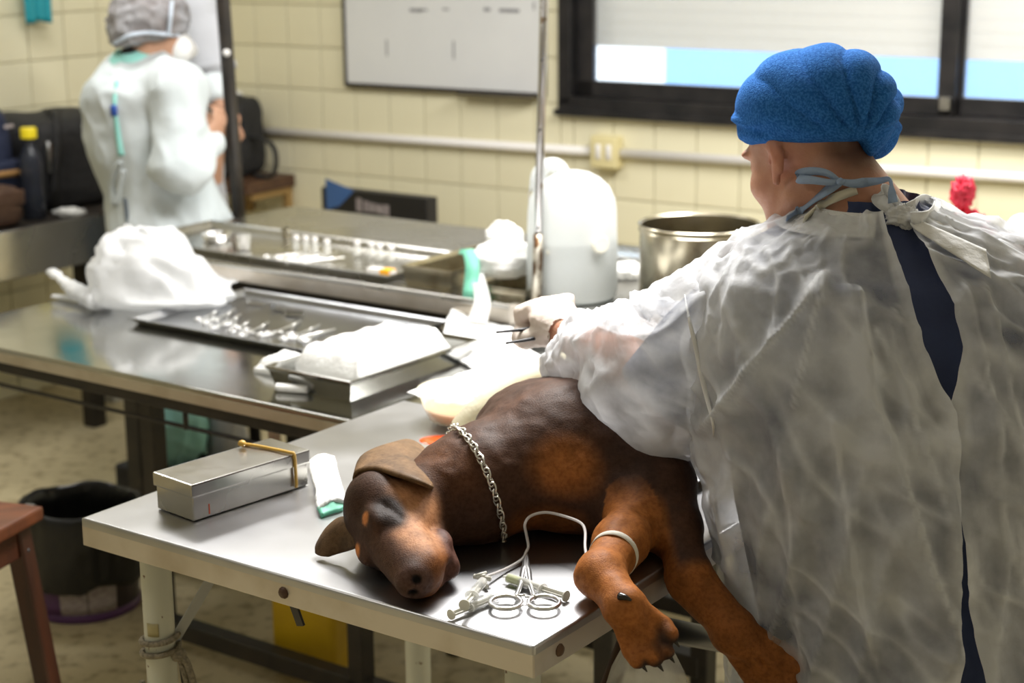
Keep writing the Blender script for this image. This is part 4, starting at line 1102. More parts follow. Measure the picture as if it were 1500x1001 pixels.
obj('flap', tf(box((.062, 0, .10), (.012, .13, .05), .005, 2), Mx), M['brown_leather'], bg)
c = R(-4.72, 3.80, ZC)
bo = thing('bottle', 'dark clear bottle with a yellow cap on the counter', 'bottle', c)
obj('bottle_body', lathe([(0, .001), (.036, .001), (.040, .006), (.040, .10), (.037, .12), (.040, .14), (.040, .185), (.034, .22), (.020, .25), (.0165, .26), (.0165, .285), (0, .285)], 28, c), M['dark_bottle'], bo)
obj('cap', lathe([(0, .315), (.026, .315), (.028, .310), (.028, .28), (.017, .278), (0, .278)], 24, c), M['yellow_cap'], bo, sharp=40)
crumple(R(-4.66, 3.90, ZC + .014), (.045, .03, .013), 88, M['gauze'], 'tissue', 'crumpled white tissue on the counter near the bottle', 'tissue', .3, floor_z=ZC + .001)
c = counter_pt(48, 10, -5.18)
tl_ = thing('hanging_cloth', 'teal cloth hanging on the left wall at the top left', 'cloth', (c[0], c[1], c[2]), -AX)
G = np.zeros((20, 16, 3)); u, v = np.meshgrid(np.linspace(-1, 1, 16), np.linspace(0, 1, 20))
G[..., 0] = .03 + .012 * np.sin(u * 9); G[..., 1] = u * .062 * (1 - .12 * v); G[..., 2] = -.05 - .012 * np.abs(u) * v + (1 - v) * .35
obj('cloth_sheet', tf(solid_sheet(G, .004), MW[tl_.name]), M['teal_plastic'], tl_)
obj('hook', tf(tube(catmull([(-.03, 0, .32), (.02, 0, .31), (.035, 0, .33)], 10), .005, 8), MW[tl_.name]), M['steel_worn'], tl_)
# black bag on the shelf
c = np.array(WB @ Vector((.155, -.16, .735)))
bg, Mx = soft_bag('shoulder_bag', 'black shoulder bag on the wooden shelf beside the black pole', c, (.118, .095, .165), M['black_cloth'], 91, rz=-AW, power=5.0)
obj('strap', tf(tube(catmull([(.10, -.02, .17), (.20, -.03, .165), (.25, -.03, .13), (.255, -.03, .06), (.22, -.03, .012), (.14, -.03, .012)], 30), .013, 10, flat=.6), Mx), M['black_cloth'], bg)
obj('tag', tf(box((.05, -.112, .17), (.012, .006, .07), .002), Mx), M['steel_dark'], bg)
t = crumple(np.array(WB @ Vector((.10, -.10, 1.062))), (.05, .05, .02), 93, M['gauze'], 'white_hat', 'white cloth lying on top of the shoulder bag', 'cloth', .1)

# ------------------------------------------------------------------ things on the floor
# wooden stool at the left edge
f0 = P(85, 1001, .30)
st = thing('stool', 'red-brown wooden stool at the left edge of the picture', 'stool', (f0[0] - .17, f0[1], 0), .25)
ZS = .62
cr = P(57, 741, ZS)
sx = unit(np.array([.35, 1, 0])); sy = np.array([-sx[1], sx[0], 0])
def stl(a, b, z): return cr * np.array([1, 1, 0]) + sx * a + sy * b + np.array([0, 0, z])
Ms = Matrix(((sx[0], sy[0], 0, cr[0]), (sx[1], sy[1], 0, cr[1]), (0, 0, 1, 0), (0, 0, 0, 1)))
obj('seat', tf(box((-.17, .17, ZS - .014), (.34, .36, .028), .006, 2), Ms), M['wood_top'], st, smooth=False)
for q, k in ((( -.17, .03, 0), 'x'), ((-.17, .31, 0), 'x'), ((-.03, .17, 0), 'y'), ((-.31, .17, 0), 'y')):
    sz = (.27, .022, .07) if k == 'x' else (.022, .27, .07)
    obj('rail', tf(box((q[0], q[1], ZS - .065), sz, .004), Ms), M['wood'], st, smooth=False)
for a, b in ((-.035, .035), (-.305, .035), (-.035, .305), (-.305, .305)):
    da = .045 if a > -.1 else -.045; db = -.045 if b < .1 else .045
    vf = box((0, 0, 0), (.042, .042, 1.0), .004)
    v = vf[0].copy(); t_ = .5 - v[:, 2]
    v[:, 0] += a + da * t_ * 1.0; v[:, 1] += b + db * t_; v[:, 2] = (v[:, 2] + .5) * (ZS - .03)
    lg = obj('leg', tf((v, vf[1]), Ms), M['wood'], st, smooth=False)
for b in (.0, .34):
    obj('stretcher', tf(tube([(-.335, b, .22), (-.005, b, .22)], .012, 10), Ms), M['black_metal'], st)
obj('peg', tf(lathe([(0, -.003), (.008, -.003), (.008, .002), (0, .003)], 10, (-.035 + .003, .012, ZS - .09), Matrix.Rotation(math.pi / 2, 4, 'X')), Ms), M['rubber'], st)

# bucket with bin liner
KC = P(122, 893, 0.0); KC = KC + np.array([0, .04, 0])
kc = (KC[0], KC[1], 0)
bk = thing('waste_bucket', 'dark bucket with a purple label lined with a black bin bag', 'bucket', kc)
kr, kh = .158, .275
obj('bucket_body', lathe([(0, .002), (kr * .86, .002), (kr * .88, .01), (kr * .985, kh * .96), (kr, kh), (kr * .97, kh), (kr * .84, .012), (0, .012)], 48, kc), M['bucket'], bk, sharp=50)
def bucket_patch(a0, a1, z0, z1, m, nm):
    a = np.linspace(a0, a1, 14); z = np.linspace(z0, z1, 5)
    A_, Z_ = np.meshgrid(a, z)
    rr_ = kr * (.88 + (.985 - .88) * (Z_ - .01) / (kh * .95)) + .0015
    G = np.stack([kc[0] + rr_ * np.cos(A_), kc[1] + rr_ * np.sin(A_), Z_], 2)
    obj(nm, solid_sheet(G, .001), m, bk)
bucket_patch(-2.25, -1.80, .022, .12, M['purple'], 'purple_label')
bucket_patch(-1.795, -1.30, .025, .12, M['label_grey'], 'printed_label')
bucket_patch(-1.28, -0.75, .025, .12, M['label_grey'], 'printed_label')
th, v = np.meshgrid(np.linspace(0, 2 * math.pi, 96, endpoint=False), np.linspace(0, 1, 26))
prof_r = np.interp(v, [0, .35, .45, .55, .62, 1], [kr * 1.035, kr * 1.06, kr * 1.03, kr * .97, kr * .90, kr * .76])
prof_z = np.interp(v, [0, .35, .45, .55, .62, 1], [.085, .20, .285, .297, .275, .06])
drop = .02 * np.abs(vnoise(np.stack([np.cos(th) * 2, np.sin(th) * 2, 0 * th], 2), 5)) * (v < .02)
fr_ = 1 + .025 * ridge(np.stack([th * 5.0, v * 2, 0 * th], 2), 95) * smooth01(v, 0, .1)
G = np.stack([kc[0] + prof_r * fr_ * np.cos(th), kc[1] + prof_r * fr_ * np.sin(th), prof_z + drop + .012 * vnoise(np.stack([np.cos(th) * 2.5, np.sin(th) * 2.5, v * 3], 2), 97)], 2)
G[..., 0] = np.where(v < .5, kc[0] + (G[..., 0] - kc[0]) * 1.02, G[..., 0])
obj('bin_liner', grid_mesh(G, True), M['bin_bag'], bk)
obj('bottom_rim', lathe([(kr * .885, .0), (kr * .91, .004), (kr * .91, .02), (kr * .886, .024)], 48, kc), M['purple'], bk)
# things thrown into the bucket
for k, (dx, dy, rr_) in enumerate(((.07, .05, .02), (-.11, -.09, .016))):
    pass
wbt = thing('paper_scrap', 'white paper scrap at the rim of the waste bucket', 'paper', (kc[0] - .10, kc[1] - .11, .29))
crumple((kc[0] - .10, kc[1] - .12, .305), (.02, .016, .014), 99, M['gauze'], 'scrap', None, None, .3, parent=wbt)

# yellow jug on the floor under the operating table
YC = on_r(462, 2.86, 0)
yj = thing('canister', 'yellow plastic canister on the floor under the operating table', 'canister', YC, -.35)
Mx = MW[yj.name]
bmv = box((0, 0, .12), (.165, .13, .235), .028, 4)
obj('canister_body', tf(bmv, Mx), M['yellow_plastic'], yj)
obj('handle', tf(tube(catmull([(-.05, 0, .225), (-.045, 0, .27), (.0, 0, .278), (.045, 0, .268), (.05, 0, .225)], 20), .013, 10), Mx), M['yellow_plastic'], yj)
obj('cap', tf(lathe([(0, .272), (.02, .272), (.022, .266), (.022, .23), (0, .23)], 18, (.055, .035, 0)), Mx), M['rubber'], yj, sharp=40)

# teal sack and white sack under the rear table
c = on_r(262, 3.52, 0)
sd = obj('floor_crate', move(box((0, 0, .07), (.30, .24, .138), .006, 1, Matrix.Rotation(-AX, 4, 'Z')), (c[0], c[1], 0)), M['black_cloth'], smooth=False, origin=(c[0], c[1], 0)); mark(sd, 'low black crate under the teal sack on the floor', 'crate')
crumple((c[0], c[1], .25), (.10, .09, .12), 101, M['teal_cloth'], 'teal_sack', 'teal cloth sack on the crate, behind the black table legs', 'sack', .07, floor_z=.1405)
c = on_r(338, 3.66, 0)
crumple((c[0], c[1], .16), (.065, .065, .16), 103, M['coat_grey'], 'white_sack', 'pale grey sack on the floor right of the teal sack', 'sack', .05, floor_z=.001)

# rope on the table leg
Lg = R(-1.888, 1.70, 0)
rp = thing('rope', 'frayed grey rope tied around the left cream table leg', 'rope', (Lg[0], Lg[1], .60))
a = np.linspace(0, 4 * math.pi, 60)
obj('rope_wrap', tube(np.stack([Lg[0] + .029 * np.cos(a), Lg[1] + .029 * np.sin(a), .655 + .010 * a / math.pi], 1), .0048, 7), M['rope'], rp)
rx = _r
k0 = Lg + np.array([.030, -.012, .665])
obj('rope_tail', tube(catmull([k0, k0 + [.012, -.004, -.01], k0 + [.022, -.004, -.05], k0 + [.030, 0, -.12], k0 + [.030, .0, -.22], k0 + [.024, 0, -.34], k0 + [.03, 0, -.5]], 50), .0058, 8), M['rope'], rp)
obj('rope_tail', tube(catmull([k0, k0 + [.008, -.006, -.03], k0 + [.016, -.006, -.08], k0 + [.013, -.004, -.115]], 26), .0045, 8), M['rope'], rp)
obj('rope_tail', tube(catmull([Lg + np.array([-.03, -.01, .62]), Lg + np.array([-.031, -.012, .55]), Lg + np.array([-.028, -.012, .40]), Lg + np.array([-.034, -.012, .2])], 40), .005, 8), M['rope'], rp)
obj('rope_knot', crm := (lambda cc: (lathe([(0, -.012), (.010, -.008), (.013, 0), (.010, .008), (0, .012)], 12, cc)))(k0), M['rope'], rp)
obj('string', tube(catmull([k0, k0 + [.006, -.01, -.05], k0 + [.012, -.012, -.09], k0 + [.024, -.01, -.105]], 20), .0016, 6), M['black_metal'], rp)

# clear plastic bag hanging at the right front leg
hb_ = R(-1.10, 1.86, 0)
hg = thing('hanging_bag', 'clear plastic waste bag hanging from the table beneath the dog’s paw', 'bag', (hb_[0], hb_[1], .45))
th, v = np.meshgrid(np.linspace(0, 2 * math.pi, 64, endpoint=False), np.linspace(0, 1, 30))
rr_ = np.interp(v, [0, .1, .4, .8, 1], [.028, .045, .075, .10, .05]) * (1 + .18 * ridge(np.stack([np.cos(th) * 1.6, np.sin(th) * 1.6, v * 1.2], 2), 111))
G = np.stack([hb_[0] + rr_ * np.cos(th), hb_[1] + rr_ * np.sin(th), .815 - v * .40], 2)
obj('bag_body', grid_mesh(G, True, True), M['clear_film'], hg)
obj('bag_clip', tf(box((0, 0, 0), (.012, .02, .06), .002, 1, Matrix.Rotation(-AX, 4, 'Z')), Matrix.Translation(Vector((hb_[0] - .012, hb_[1] + .01, .835)))), M['grey_paint'], hg, smooth=False)

# ------------------------------------------------------------------ the dog
n_ = unit([.36, -.90, -.17])
s_ = np.array([.20, .08, 1.0]); s_ = unit(s_ - n_ * (s_ @ n_))
d_ = np.cross(n_, s_)                                   # crown of the head, towards the left
FM = P(535, 786, Z1 + .060)                             # between the brows
def hp_(a, b, c): return FM + n_ * a + s_ * b + d_ * c  # forward, up-side, crown
HAX = np.array([n_, s_, d_])
DG = Field((-.40, 1.92, .66), (.62, 3.10, 1.20), .0042)
A_ = DG.add
# skull and muzzle
A_(el(hp_(-.050, .000, -.052), (.072, .056, .056), HAX), .01)
A_(el(hp_(-.066, .022, -.030), (.050, .044, .040), HAX), .022)
A_(el(hp_(-.030, .020, -.060), (.052, .033, .046), HAX), .02)     # upper cheek
A_(el(hp_(-.030, -.022, -.060), (.052, .033, .046), HAX), .02)
A_(rc(hp_(.0, 0, -.034), hp_(.108, 0, -.036), .037, .0290), .022)
A_(rc(hp_(.0, .014, -.052), hp_(.096, .010, -.054), .030, .0265), .012)
A_(rc(hp_(.0, -.014, -.052), hp_(.096, -.010, -.054), .030, .0265), .012)
A_(rc(hp_(-.03, 0, -.100), hp_(.078, 0, -.096), .028, .018), .010)  # lower jaw
A_(el(hp_(.066, .020, -.074), (.036, .013, .024), HAX), .007)      # flews
A_(el(hp_(.066, -.018, -.074), (.036, .013, .024), HAX), .007)
A_(el(hp_(.040, .024, -.096), (.022, .011, .013), HAX), .010)      # corner of the lips
A_(el(hp_(-.002, .027, -.006), (.026, .014, .010), HAX), .010)     # brows
A_(el(hp_(-.002, -.027, -.006), (.026, .014, .010), HAX), .010)
A_(el(hp_(.006, .031, -.028), (.020, .011, .016), HAX), .014)      # closed eyes
A_(el(hp_(.006, -.031, -.028), (.020, .011, .016), HAX), .014)
A_(el(hp_(.118, 0, -.028), (.018, .0245, .021), HAX), .004)         # nose
A_(el(hp_(.135, .0100, -.028), (.008, .0050, .006), HAX), .003, True)
A_(el(hp_(.135, -.0100, -.028), (.008, .0050, .006), HAX), .003, True)
A_(rc(hp_(.137, 0, -.030), hp_(.130, 0, -.05), .0016), .003, True)
A_(rc(hp_(.016, .050, -.086), hp_(.100, .030, -.086), .0028), .005, True)   # mouth line
A_(rc(hp_(-.010, .0450, -.020), hp_(.006, .0470, -.027), .0034), .005, True); A_(rc(hp_(.006, .0470, -.027), hp_(.022, .0440, -.036), .0034), .005, True)   # eye slit
# neck, chest, back
CN = P(697, 712, Z1 + .075)
CB = np.array([.50, .866, 0])                            # towards the tail
A_(rc(hp_(-.065, -.002, -.065), CN, .056, .078), .03)
CH = P(800, 672, Z1 + .098)
A_(rc(CN, CH, .080, .098), .04)
WI = P(770, 640, Z1 + .12)
A_(el(P(768, 640, Z1 + .105), (.080, .095, .075)), .05)   # crest of the neck and withers
A_(el(CH + CB * .17 + np.array([.0, 0, .004]), (.25, .125, .100), np.array([CB, [-CB[1], CB[0], 0], [0, 0, 1]])), .05)
A_(el(CH + CB * .42 + np.array([.02, 0, -.012]), (.17, .10, .085), np.array([CB, [-CB[1], CB[0], 0], [0, 0, 1]])), .05)
A_(el(P(825, 700, Z1 + .085), (.065, .055, .060)), .04)   # breastbone
A_(el(P(812, 632, Z1 + .138), (.072, .072, .056)), .04)   # upper shoulder
# hind quarters (behind the surgeon's arm)
HQ = CH + CB * .55
A_(el(HQ, (.12, .10, .085), np.array([CB, [-CB[1], CB[0], 0], [0, 0, 1]])), .05)
A_(rc(HQ + [.0, .0, .03], HQ + [.10, -.20, .005], .07, .05), .03); A_(rc(HQ + [.10, -.20, .005], HQ + [.16, -.05, -.03], .045, .03), .02)
A_(rc(HQ + [.16, -.05, -.03], HQ + [.24, -.15, -.05], .026, .022), .02)
A_(rc(HQ + CB * .1, HQ + CB * .13 + np.array([-.13, -.05, -.07]), .02, .008), .02)
# upper fore leg
SH_ = P(850, 632, Z1 + .135); EL1 = P(972, 706, Z1 + .085); WR1 = P(1008, 845, Z1 - .010); KN1 = P(1076, 926, Z1 - .072); TO1 = P(1130, 982, Z1 - .122)
A_(rc(SH_, EL1, .066, .046), .045)
A_(el(P(985, 702, Z1 + .080), (.024, .026, .026)), .02)
A_(rc(EL1, EL1 + (WR1 - EL1) * .5, .043, .036), .02)
A_(rc(EL1 + (WR1 - EL1) * .5, WR1, .036, .030), .02)
A_(rc(WR1, KN1, .032, .030), .02)
A_(rc(KN1, TO1, .031, .017), .015)
# lower fore leg
SH2 = P(850, 720, Z1 + .062); EL2 = P(935, 752, Z1 + .050); WR2 = P(882, 842, Z1 + .036); KN2 = P(915, 890, Z1 + .018); TO2 = P(945, 930, Z1 - .012)
A_(rc(SH2, EL2, .058, .044), .04)
A_(rc(EL2, EL2 + (WR2 - EL2) * .5, .042, .035), .02)
A_(rc(EL2 + (WR2 - EL2) * .5, WR2, .035, .029), .02)
A_(el(P(868, 842, Z1 + .036), (.022, .024, .026)), .015)
A_(rc(WR2, KN2, .029, .028), .015)
A_(rc(KN2, TO2, .028, .014), .012)
def toes(K, T, spread_dir, m, wid, r):
    d = unit(T - K); out = []
    sp = unit(spread_dir - d * (spread_dir @ d)); up = unit(np.cross(sp, d))
    for i, a in enumerate((-1.4, -.5, .45, 1.35)):
        ln = .030 if i in (1, 2) else .018
        b = T + sp * wid * a
        A_(rc(K + (T - K) * .35 + sp * wid * a * .75, b + d * ln * .2 + up * .007, r * .85, r), .006)
        A_(rc(b + d * ln * .2 + up * .007, b + d * ln * 1.1 - up * .002, r, r * .92), .004)
        out.append((b + d * (ln + r * .8), d, up, sp))
    for a in (-.95, -.02, .90):
        for sgn in (-1, 1):
            A_(rc(K + (T - K) * .62 + sp * wid * a + up * sgn * (r * 1.05 + .004), T + d * .034 + sp * wid * a + up * sgn * r * .75, .0032, .0046), .004, True)
    return out
tc2 = toes(KN2, TO2, P(957, 902, Z1 + .012) - P(925, 955, Z1 - .03), 1, .0190, .0120)
tc1 = toes(KN1, TO1, P(1150, 960, Z1 - .10) - P(1090, 1010, Z1 - .15), 1, .0215, .0140)
A_(el(P(922, 880, Z1 + .030), (.010, .010, .008)), .006)   # dew claw
on_table = ((DG.ax[0][:, None] * E2[0] + DG.ax[1][None, :] * E2[1]) < T1[1] + .004) & ((DG.ax[0][:, None] * E1[0] + DG.ax[1][None, :] * E1[1]) > T1[2] - .004)
lim = (Z1 + .0025 - DG.ax[2])[None, None, :].astype(np.float32)
DG.f = np.where(on_table[:, :, None], np.maximum(DG.f, lim), DG.f)
dv_, df_ = DG.mesh()
dv_ = relax(dv_, df_, 1, .5)
dnrm = vert_normals(dv_, df_)
dv_ = dv_ + dnrm * (.0016 * fbm(dv_ * 38, 2, 201) * (np.linalg.norm(dv_ - FM, axis=1) > .15))[:, None]
# coat colours: chocolate with rust markings
BR = np.array([.062, .030, .018]); TAN = np.array([.36, .130, .034]); DRK = np.array([.022, .013, .010]); PALE = np.array([.42, .205, .10])
def spot(c, r, soft=.5):
    q = np.linalg.norm((dv_ - c) / np.asarray(r), axis=1)
    return 1 - smooth01(q, 1 - soft, 1 + soft)
def hspot(a, b, c, r, soft=.5):
    q = (dv_ - hp_(a, b, c)) @ HAX.T
    return 1 - smooth01(np.linalg.norm(q / np.asarray(r), axis=1), 1 - soft, 1 + soft)
colr = np.tile(BR, (len(dv_), 1))
def paint(wt, c):
    global colr
    colr = colr * (1 - wt[:, None]) + np.asarray(c) * wt[:, None]
colr *= (1 + .35 * fbm(dv_ * 14, 2, 203))[:, None]
near_head = (np.linalg.norm(dv_ - hp_(.0, 0, -.04), axis=1) < .18)
paint(hspot(.055, 0, -.062, (.072, .06, .040), .4) * near_head, TAN * .8)
paint(hspot(-.004, .046, -.066, (.060, .034, .040), .35), PALE * 1.1)
paint(hspot(.050, .035, -.052, (.046, .028, .030), .4), PALE)
paint(hspot(.080, 0, -.016, (.062, .016, .018), .4), BR * 1.6)
paint(hspot(.006, .044, -.024, (.036, .024, .023), .35), DRK * 1.2)
paint(hspot(.006, -.040, -.026, (.030, .020, .020), .35), DRK)
paint(hspot(-.006, .024, .004, (.010, .009, .013), .35), TAN * 1.7)
paint(hspot(-.006, -.026, .004, (.010, .009, .013), .35), TAN * 1.7)
paint(hspot(.124, 0, -.030, (.019, .027, .026), .18), np.array([.105, .058, .046]))
paint(hspot(.134, .0100, -.028, (.011, .0065, .0075), .3), np.array([.006, .004, .004]))
paint(hspot(.134, -.0100, -.028, (.011, .0065, .0075), .3), np.array([.006, .004, .004]))
paint(hspot(.040, .032, -.100, (.020, .014, .013), .35), np.array([.035, .016, .018]))
paint(hspot(.075, .010, -.098, (.06, .04, .016), .4), np.array([.11, .05, .036]))
paint(spot(P(662, 700, Z1 + .10), (.055, .05, .05), .5) * .6, TAN * .5)
paint(spot(P(832, 690, Z1 + .125), (.052, .07, .045), .45), TAN)
paint(spot(P(800, 772, Z1 + .03), (.055, .05, .032), .45) * .8, TAN * .7)
def seg_w(a, b, r0, r1):
    ab = b - a; t = ((dv_ - a) @ ab) / (ab @ ab)
    q = np.linalg.norm(dv_ - (a + np.clip(t, 0, 1)[:, None] * ab), axis=1)
    return t, q
tA, qA = seg_w(EL1, WR1, 0, 0); tB, qB = seg_w(WR1, TO1, 0, 0); tC, qC = seg_w(EL2, WR2, 0, 0); tD, qD = seg_w(WR2, TO2, 0, 0)
leg1 = (np.minimum(qA, qB) < np.minimum(qC, qD)).astype(float)
far_ = (np.linalg.norm(dv_ - CN, axis=1) > .2)
paint((1 - leg1) * (qC < .06) * smooth01(tC, -.05, .25) * far_, TAN * 1.05)
paint((1 - leg1) * ((qD < .06) & (tD > -.3)), TAN * 1.1)
off_ = dv_ - (EL1 + np.clip(tA, 0, 1)[:, None] * (WR1 - EL1))
inner = smooth01(-(off_ @ unit([1, .25, .1])), .010, .026)
paint(leg1 * (qA < .06) * np.maximum(smooth01(tA, .92, 1.08), inner * smooth01(tA, .25, .5)), TAN * .72)
paint(leg1 * (qB < .075) * smooth01(tB, -.02, .12), TAN * .72)
for tcs in (tc2, tc1):
    for p, d, up, sp in tcs:
        paint(spot(p + d * .001, (.0105, .0105, .0105), .35), DRK * 1.8)
paint(spot(TO2 - tc2[0][2] * np.sign(tc2[0][2][2]) * .020 + tc2[0][1] * .012, (.030, .026, .020), .4), DRK * 2.2)
paint(spot(P(972, 938, Z1 - .022), (.017, .03, .026), .4), DRK * 2.0)
colr = np.clip(colr * (1 + .18 * fbm(dv_ * 60, 2, 205))[:, None], .004, 1)
# ears, joined into the same mesh
def curve_px(pts, n): return catmull([P(x, y, z) for x, y, z in pts], n)
def ear_mesh(front, back, bulge, thick, n=26, m=16):
    f_, b_ = curve_px(front, n), curve_px(back, n)
    v = np.linspace(0, 1, m)[:, None, None]
    G = f_[None] * (1 - v) + b_[None] * v
    G = G + np.asarray(bulge)[None, None] * (np.sin(v * math.pi) * np.sin(np.linspace(0.15, 1, n) * math.pi)[None, :, None])
    return solid_sheet(G, thick)
e1_ = ear_mesh([(519, 712, Z1 + .104), (522, 694, Z1 + .124), (548, 688, Z1 + .132), (582, 697, Z1 + .132), (612, 707, Z1 + .127), (634, 716, Z1 + .114)],
               [(526, 694, Z1 + .085), (536, 670, Z1 + .100), (570, 653, Z1 + .100), (600, 646, Z1 + .092), (624, 664, Z1 + .090), (632, 708, Z1 + .096)], (.0, .0, .012), .0055)
e2_ = ear_mesh([(516, 760, Z1 + .058), (498, 760, Z1 + .052), (480, 774, Z1 + .036), (467, 794, Z1 + .018), (462, 808, Z1 + .010)],
               [(524, 802, Z1 + .036), (508, 808, Z1 + .020), (494, 812, Z1 + .012), (478, 816, Z1 + .008), (465, 813, Z1 + .007)], (-.002, -.004, .012), .0055)
EARC = np.array([.150, .088, .042]); EARD = np.array([.035, .020, .013])
allv, allf = join((dv_, [tuple(q) for q in df_]), e1_, e2_)
ec = []
for ev, _ in (e1_, e2_):
    h_ = len(ev) // 2
    up = np.tile(EARC, (len(ev), 1)); 
    ec.append(up * (1 + .3 * fbm(ev * 50, 2, 207))[:, None])
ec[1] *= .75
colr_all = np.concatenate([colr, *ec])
DB = (P(760, 720, Z1)[0], P(760, 720, Z1)[1], Z1)
dog = thing('dog', 'chocolate and rust brown dog lying asleep on its side on the steel table', 'dog', DB)
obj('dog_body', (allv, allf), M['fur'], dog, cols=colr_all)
def claw(p, d, up, L=.011, r=.0042):
    return tube(catmull([p - d * .004, p + d * L * .4 - up * .0005, p + d * L - up * .005], 8), np.linspace(r, .0008, 8), 8)
for p, d, up, sp in tc2 + tc1:
    obj('claw', claw(p, d, up if up[2] > 0 else -up), M['claw'], dog)
dbv = BVHTree.FromPolygons([tuple(q) for q in dv_], [tuple(int(i) for i in q) for q in df_])
def on_dog(x, y, off):
    d = Vector(tuple(unit(ray(x, y)))); h = dbv.ray_cast(Vector(tuple(EYE)), d)
    return np.array(h[0] - d * off) if h[0] is not None else P(x, y, Z1 + .03)
dq = catmull([on_dog(908, 874, .000), on_dog(917, 876, .004), on_dog(925, 880, .004)], 10)
obj('claw', tube(dq, np.linspace(.0058, .0016, 10), 8), M['claw'], dog)

# chain collar around the neck
axn = unit(.937 * _r - .35 * _d + .28 * _f)
ca = unit(np.array([0, 0, 1.0]) - axn * axn[2]); cb2 = np.cross(axn, ca)
CC = P(698, 712, Z1 + .075)
loop = []
for a in np.linspace(0, 2 * math.pi, 160, endpoint=False):
    dr_ = ca * math.cos(a) + cb2 * math.sin(a)
    ts = np.linspace(.03, .16, 90)
    f_ = DG.sample(CC + ts[:, None] * dr_)
    k = np.argmax(f_ > 0) if (f_ > 0).any() else 89
    p = CC + dr_ * (ts[k] + .0035)
    p[2] = max(p[2], Z1 + .0065)
    loop.append(p)
loop = np.array(loop)
for _ in range(3): loop = (np.roll(loop, 1, 0) + 2 * loop + np.roll(loop, -1, 0)) / 4
seg = np.linalg.norm(np.roll(loop, -1, 0) - loop, axis=1); cum = np.concatenate([[0], np.cumsum(seg)]); tot = cum[-1]
lpc = np.concatenate([loop, loop[:1]])
NL = int(tot / .0108)
a = np.linspace(0, 2 * math.pi, 20, endpoint=False)
lk = tube(np.stack([.0086 * np.cos(a), .0052 * np.sin(a), .0012 * np.sin(2 * a)], 1), .0017, 7, closed=True)
chn = thing('chain_collar', 'steel chain collar around the dog’s neck', 'collar', CC * np.array([1, 1, 0]) + np.array([0, 0, Z1]))
first = None
for i in range(NL):
    tt = tot * i / NL
    p = np.array([np.interp(tt, cum, lpc[:, k]) for k in range(3)]); q = np.array([np.interp((tt + .006) % tot, cum, lpc[:, k]) for k in range(3)])
    tx = unit(q - p); out = p - CC; out = unit(out - tx * (out @ tx)); bi = np.cross(out, tx)
    tw = math.radians(48 if i % 2 else -38)
    y_ = bi * math.cos(tw) + out * math.sin(tw); z_ = np.cross(tx, y_)
    Mm = Matrix(np.vstack([np.column_stack([tx, y_, z_, p - np.array(chn.location)]), [0, 0, 0, 1]]).tolist())
    if first is None:
        me = bpy.data.meshes.new('link'); me.from_pydata(lk[0].tolist(), [], lk[1]); me.materials.append(M['chrome'])
        me.polygons.foreach_set('use_smooth', [True] * len(me.polygons)); first = me
    o = bpy.data.objects.new('link', first); COL.objects.link(o); o.parent = chn; o.matrix_local = Mm
# tape on the lower leg
tq = EL2 + (WR2 - EL2) * .70
td = unit(WR2 - EL2)
xa, ya, _ = frame_from(td)
lp = []
for a in np.linspace(0, 2 * math.pi, 40, endpoint=False):
    dr_ = xa * math.cos(a) + ya * math.sin(a)
    ts = np.linspace(.012, .08, 70); f_ = DG.sample(tq + ts[:, None] * dr_)
    k = np.argmax(f_ > 0) if (f_ > 0).any() else 40
    lp.append(tq + dr_ * (min(ts[k], .05) + .0016))
lp = np.array(lp)
for _ in range(2): lp = (np.roll(lp, 1, 0) + 2 * lp + np.roll(lp, -1, 0)) / 4
lp[:, 2] = np.maximum(lp[:, 2], Z1 + .001)
G = np.stack([lp - td * .0062, lp + td * .0062]); 
tv_, tf_ = grid_mesh(np.stack([lp - td * .0062, lp + td * .0062, lp + td * .0062 - (lp - tq) * .03, lp - td * .0062 - (lp - tq) * .03, lp - td * .0062]), True)
tpb = obj('leg_tape', (tv_, tf_), M['tape'], origin=tq); mark(tpb, 'white tape band around the dog’s lower front leg', 'tape')

# ------------------------------------------------------------------ the surgeon
TF = unit([-.12, .993, 0]); TR = np.array([TF[1], -TF[0], 0])        # torso: forward and right
HC = PY(1186, 232, 2.50)                                             # middle of the head
hf = unit([-.58, .815, -.34]); hl = unit([-.815, -.58, 0]); hu = np.cross(hf, hl); hu = hu if hu[2] > 0 else -hu
HX = np.array([hf, hl, hu])
def hd(a, b, c): return HC + hf * a + hl * b + hu * c                # forward, his left, up
RINGS = [(1.372, .520, 2.440, .075, .080), (1.350, .522, 2.432, .120, .100), (1.318, .527, 2.42, .200, .124), (1.275, .535, 2.405, .258, .150), (1.19, .552, 2.385, .286, .172),
         (1.09, .575, 2.355, .296, .180), (.95, .606, 2.325, .304, .186), (.80, .626, 2.31, .288, .192), (.60, .632, 2.30, .282, .205), (.25, .632, 2.30, .30, .23)]
RZ = np.array(RINGS)
def ring_at(z):
    zz = RZ[::-1, 0]
    return [np.interp(z, zz, RZ[::-1, k]) for k in (1, 2, 3, 4)]
SF = Field((.0, 2.0, 0.0), (1.02, 2.98, 1.66), .0055)
B_ = SF.add
# torso, legs
NB = np.array([.520, 2.44, 1.35])
B_(el((.535, 2.40, 1.21), (.185, .115, .15)), .03)
B_(el((.585, 2.345, 1.02), (.165, .115, .22)), .05)
B_(el((.61, 2.32, .86), (.175, .125, .15)), .05)
for sg in (-1, 1):
    hipp = np.array([.615, 2.32, .84]) + TR * sg * .09
    kn = np.array([.625, 2.33, .47]) + TR * sg * .10
    an = np.array([.625, 2.29, .09]) + TR * sg * .11
    B_(rc(hipp, kn, .088, .06), .04); B_(rc(kn, an, .058, .038), .03); B_(rc(an + [0, 0, -.05], an + TF * .14 + np.array([0, 0, -.055]), .04, .035), .03)
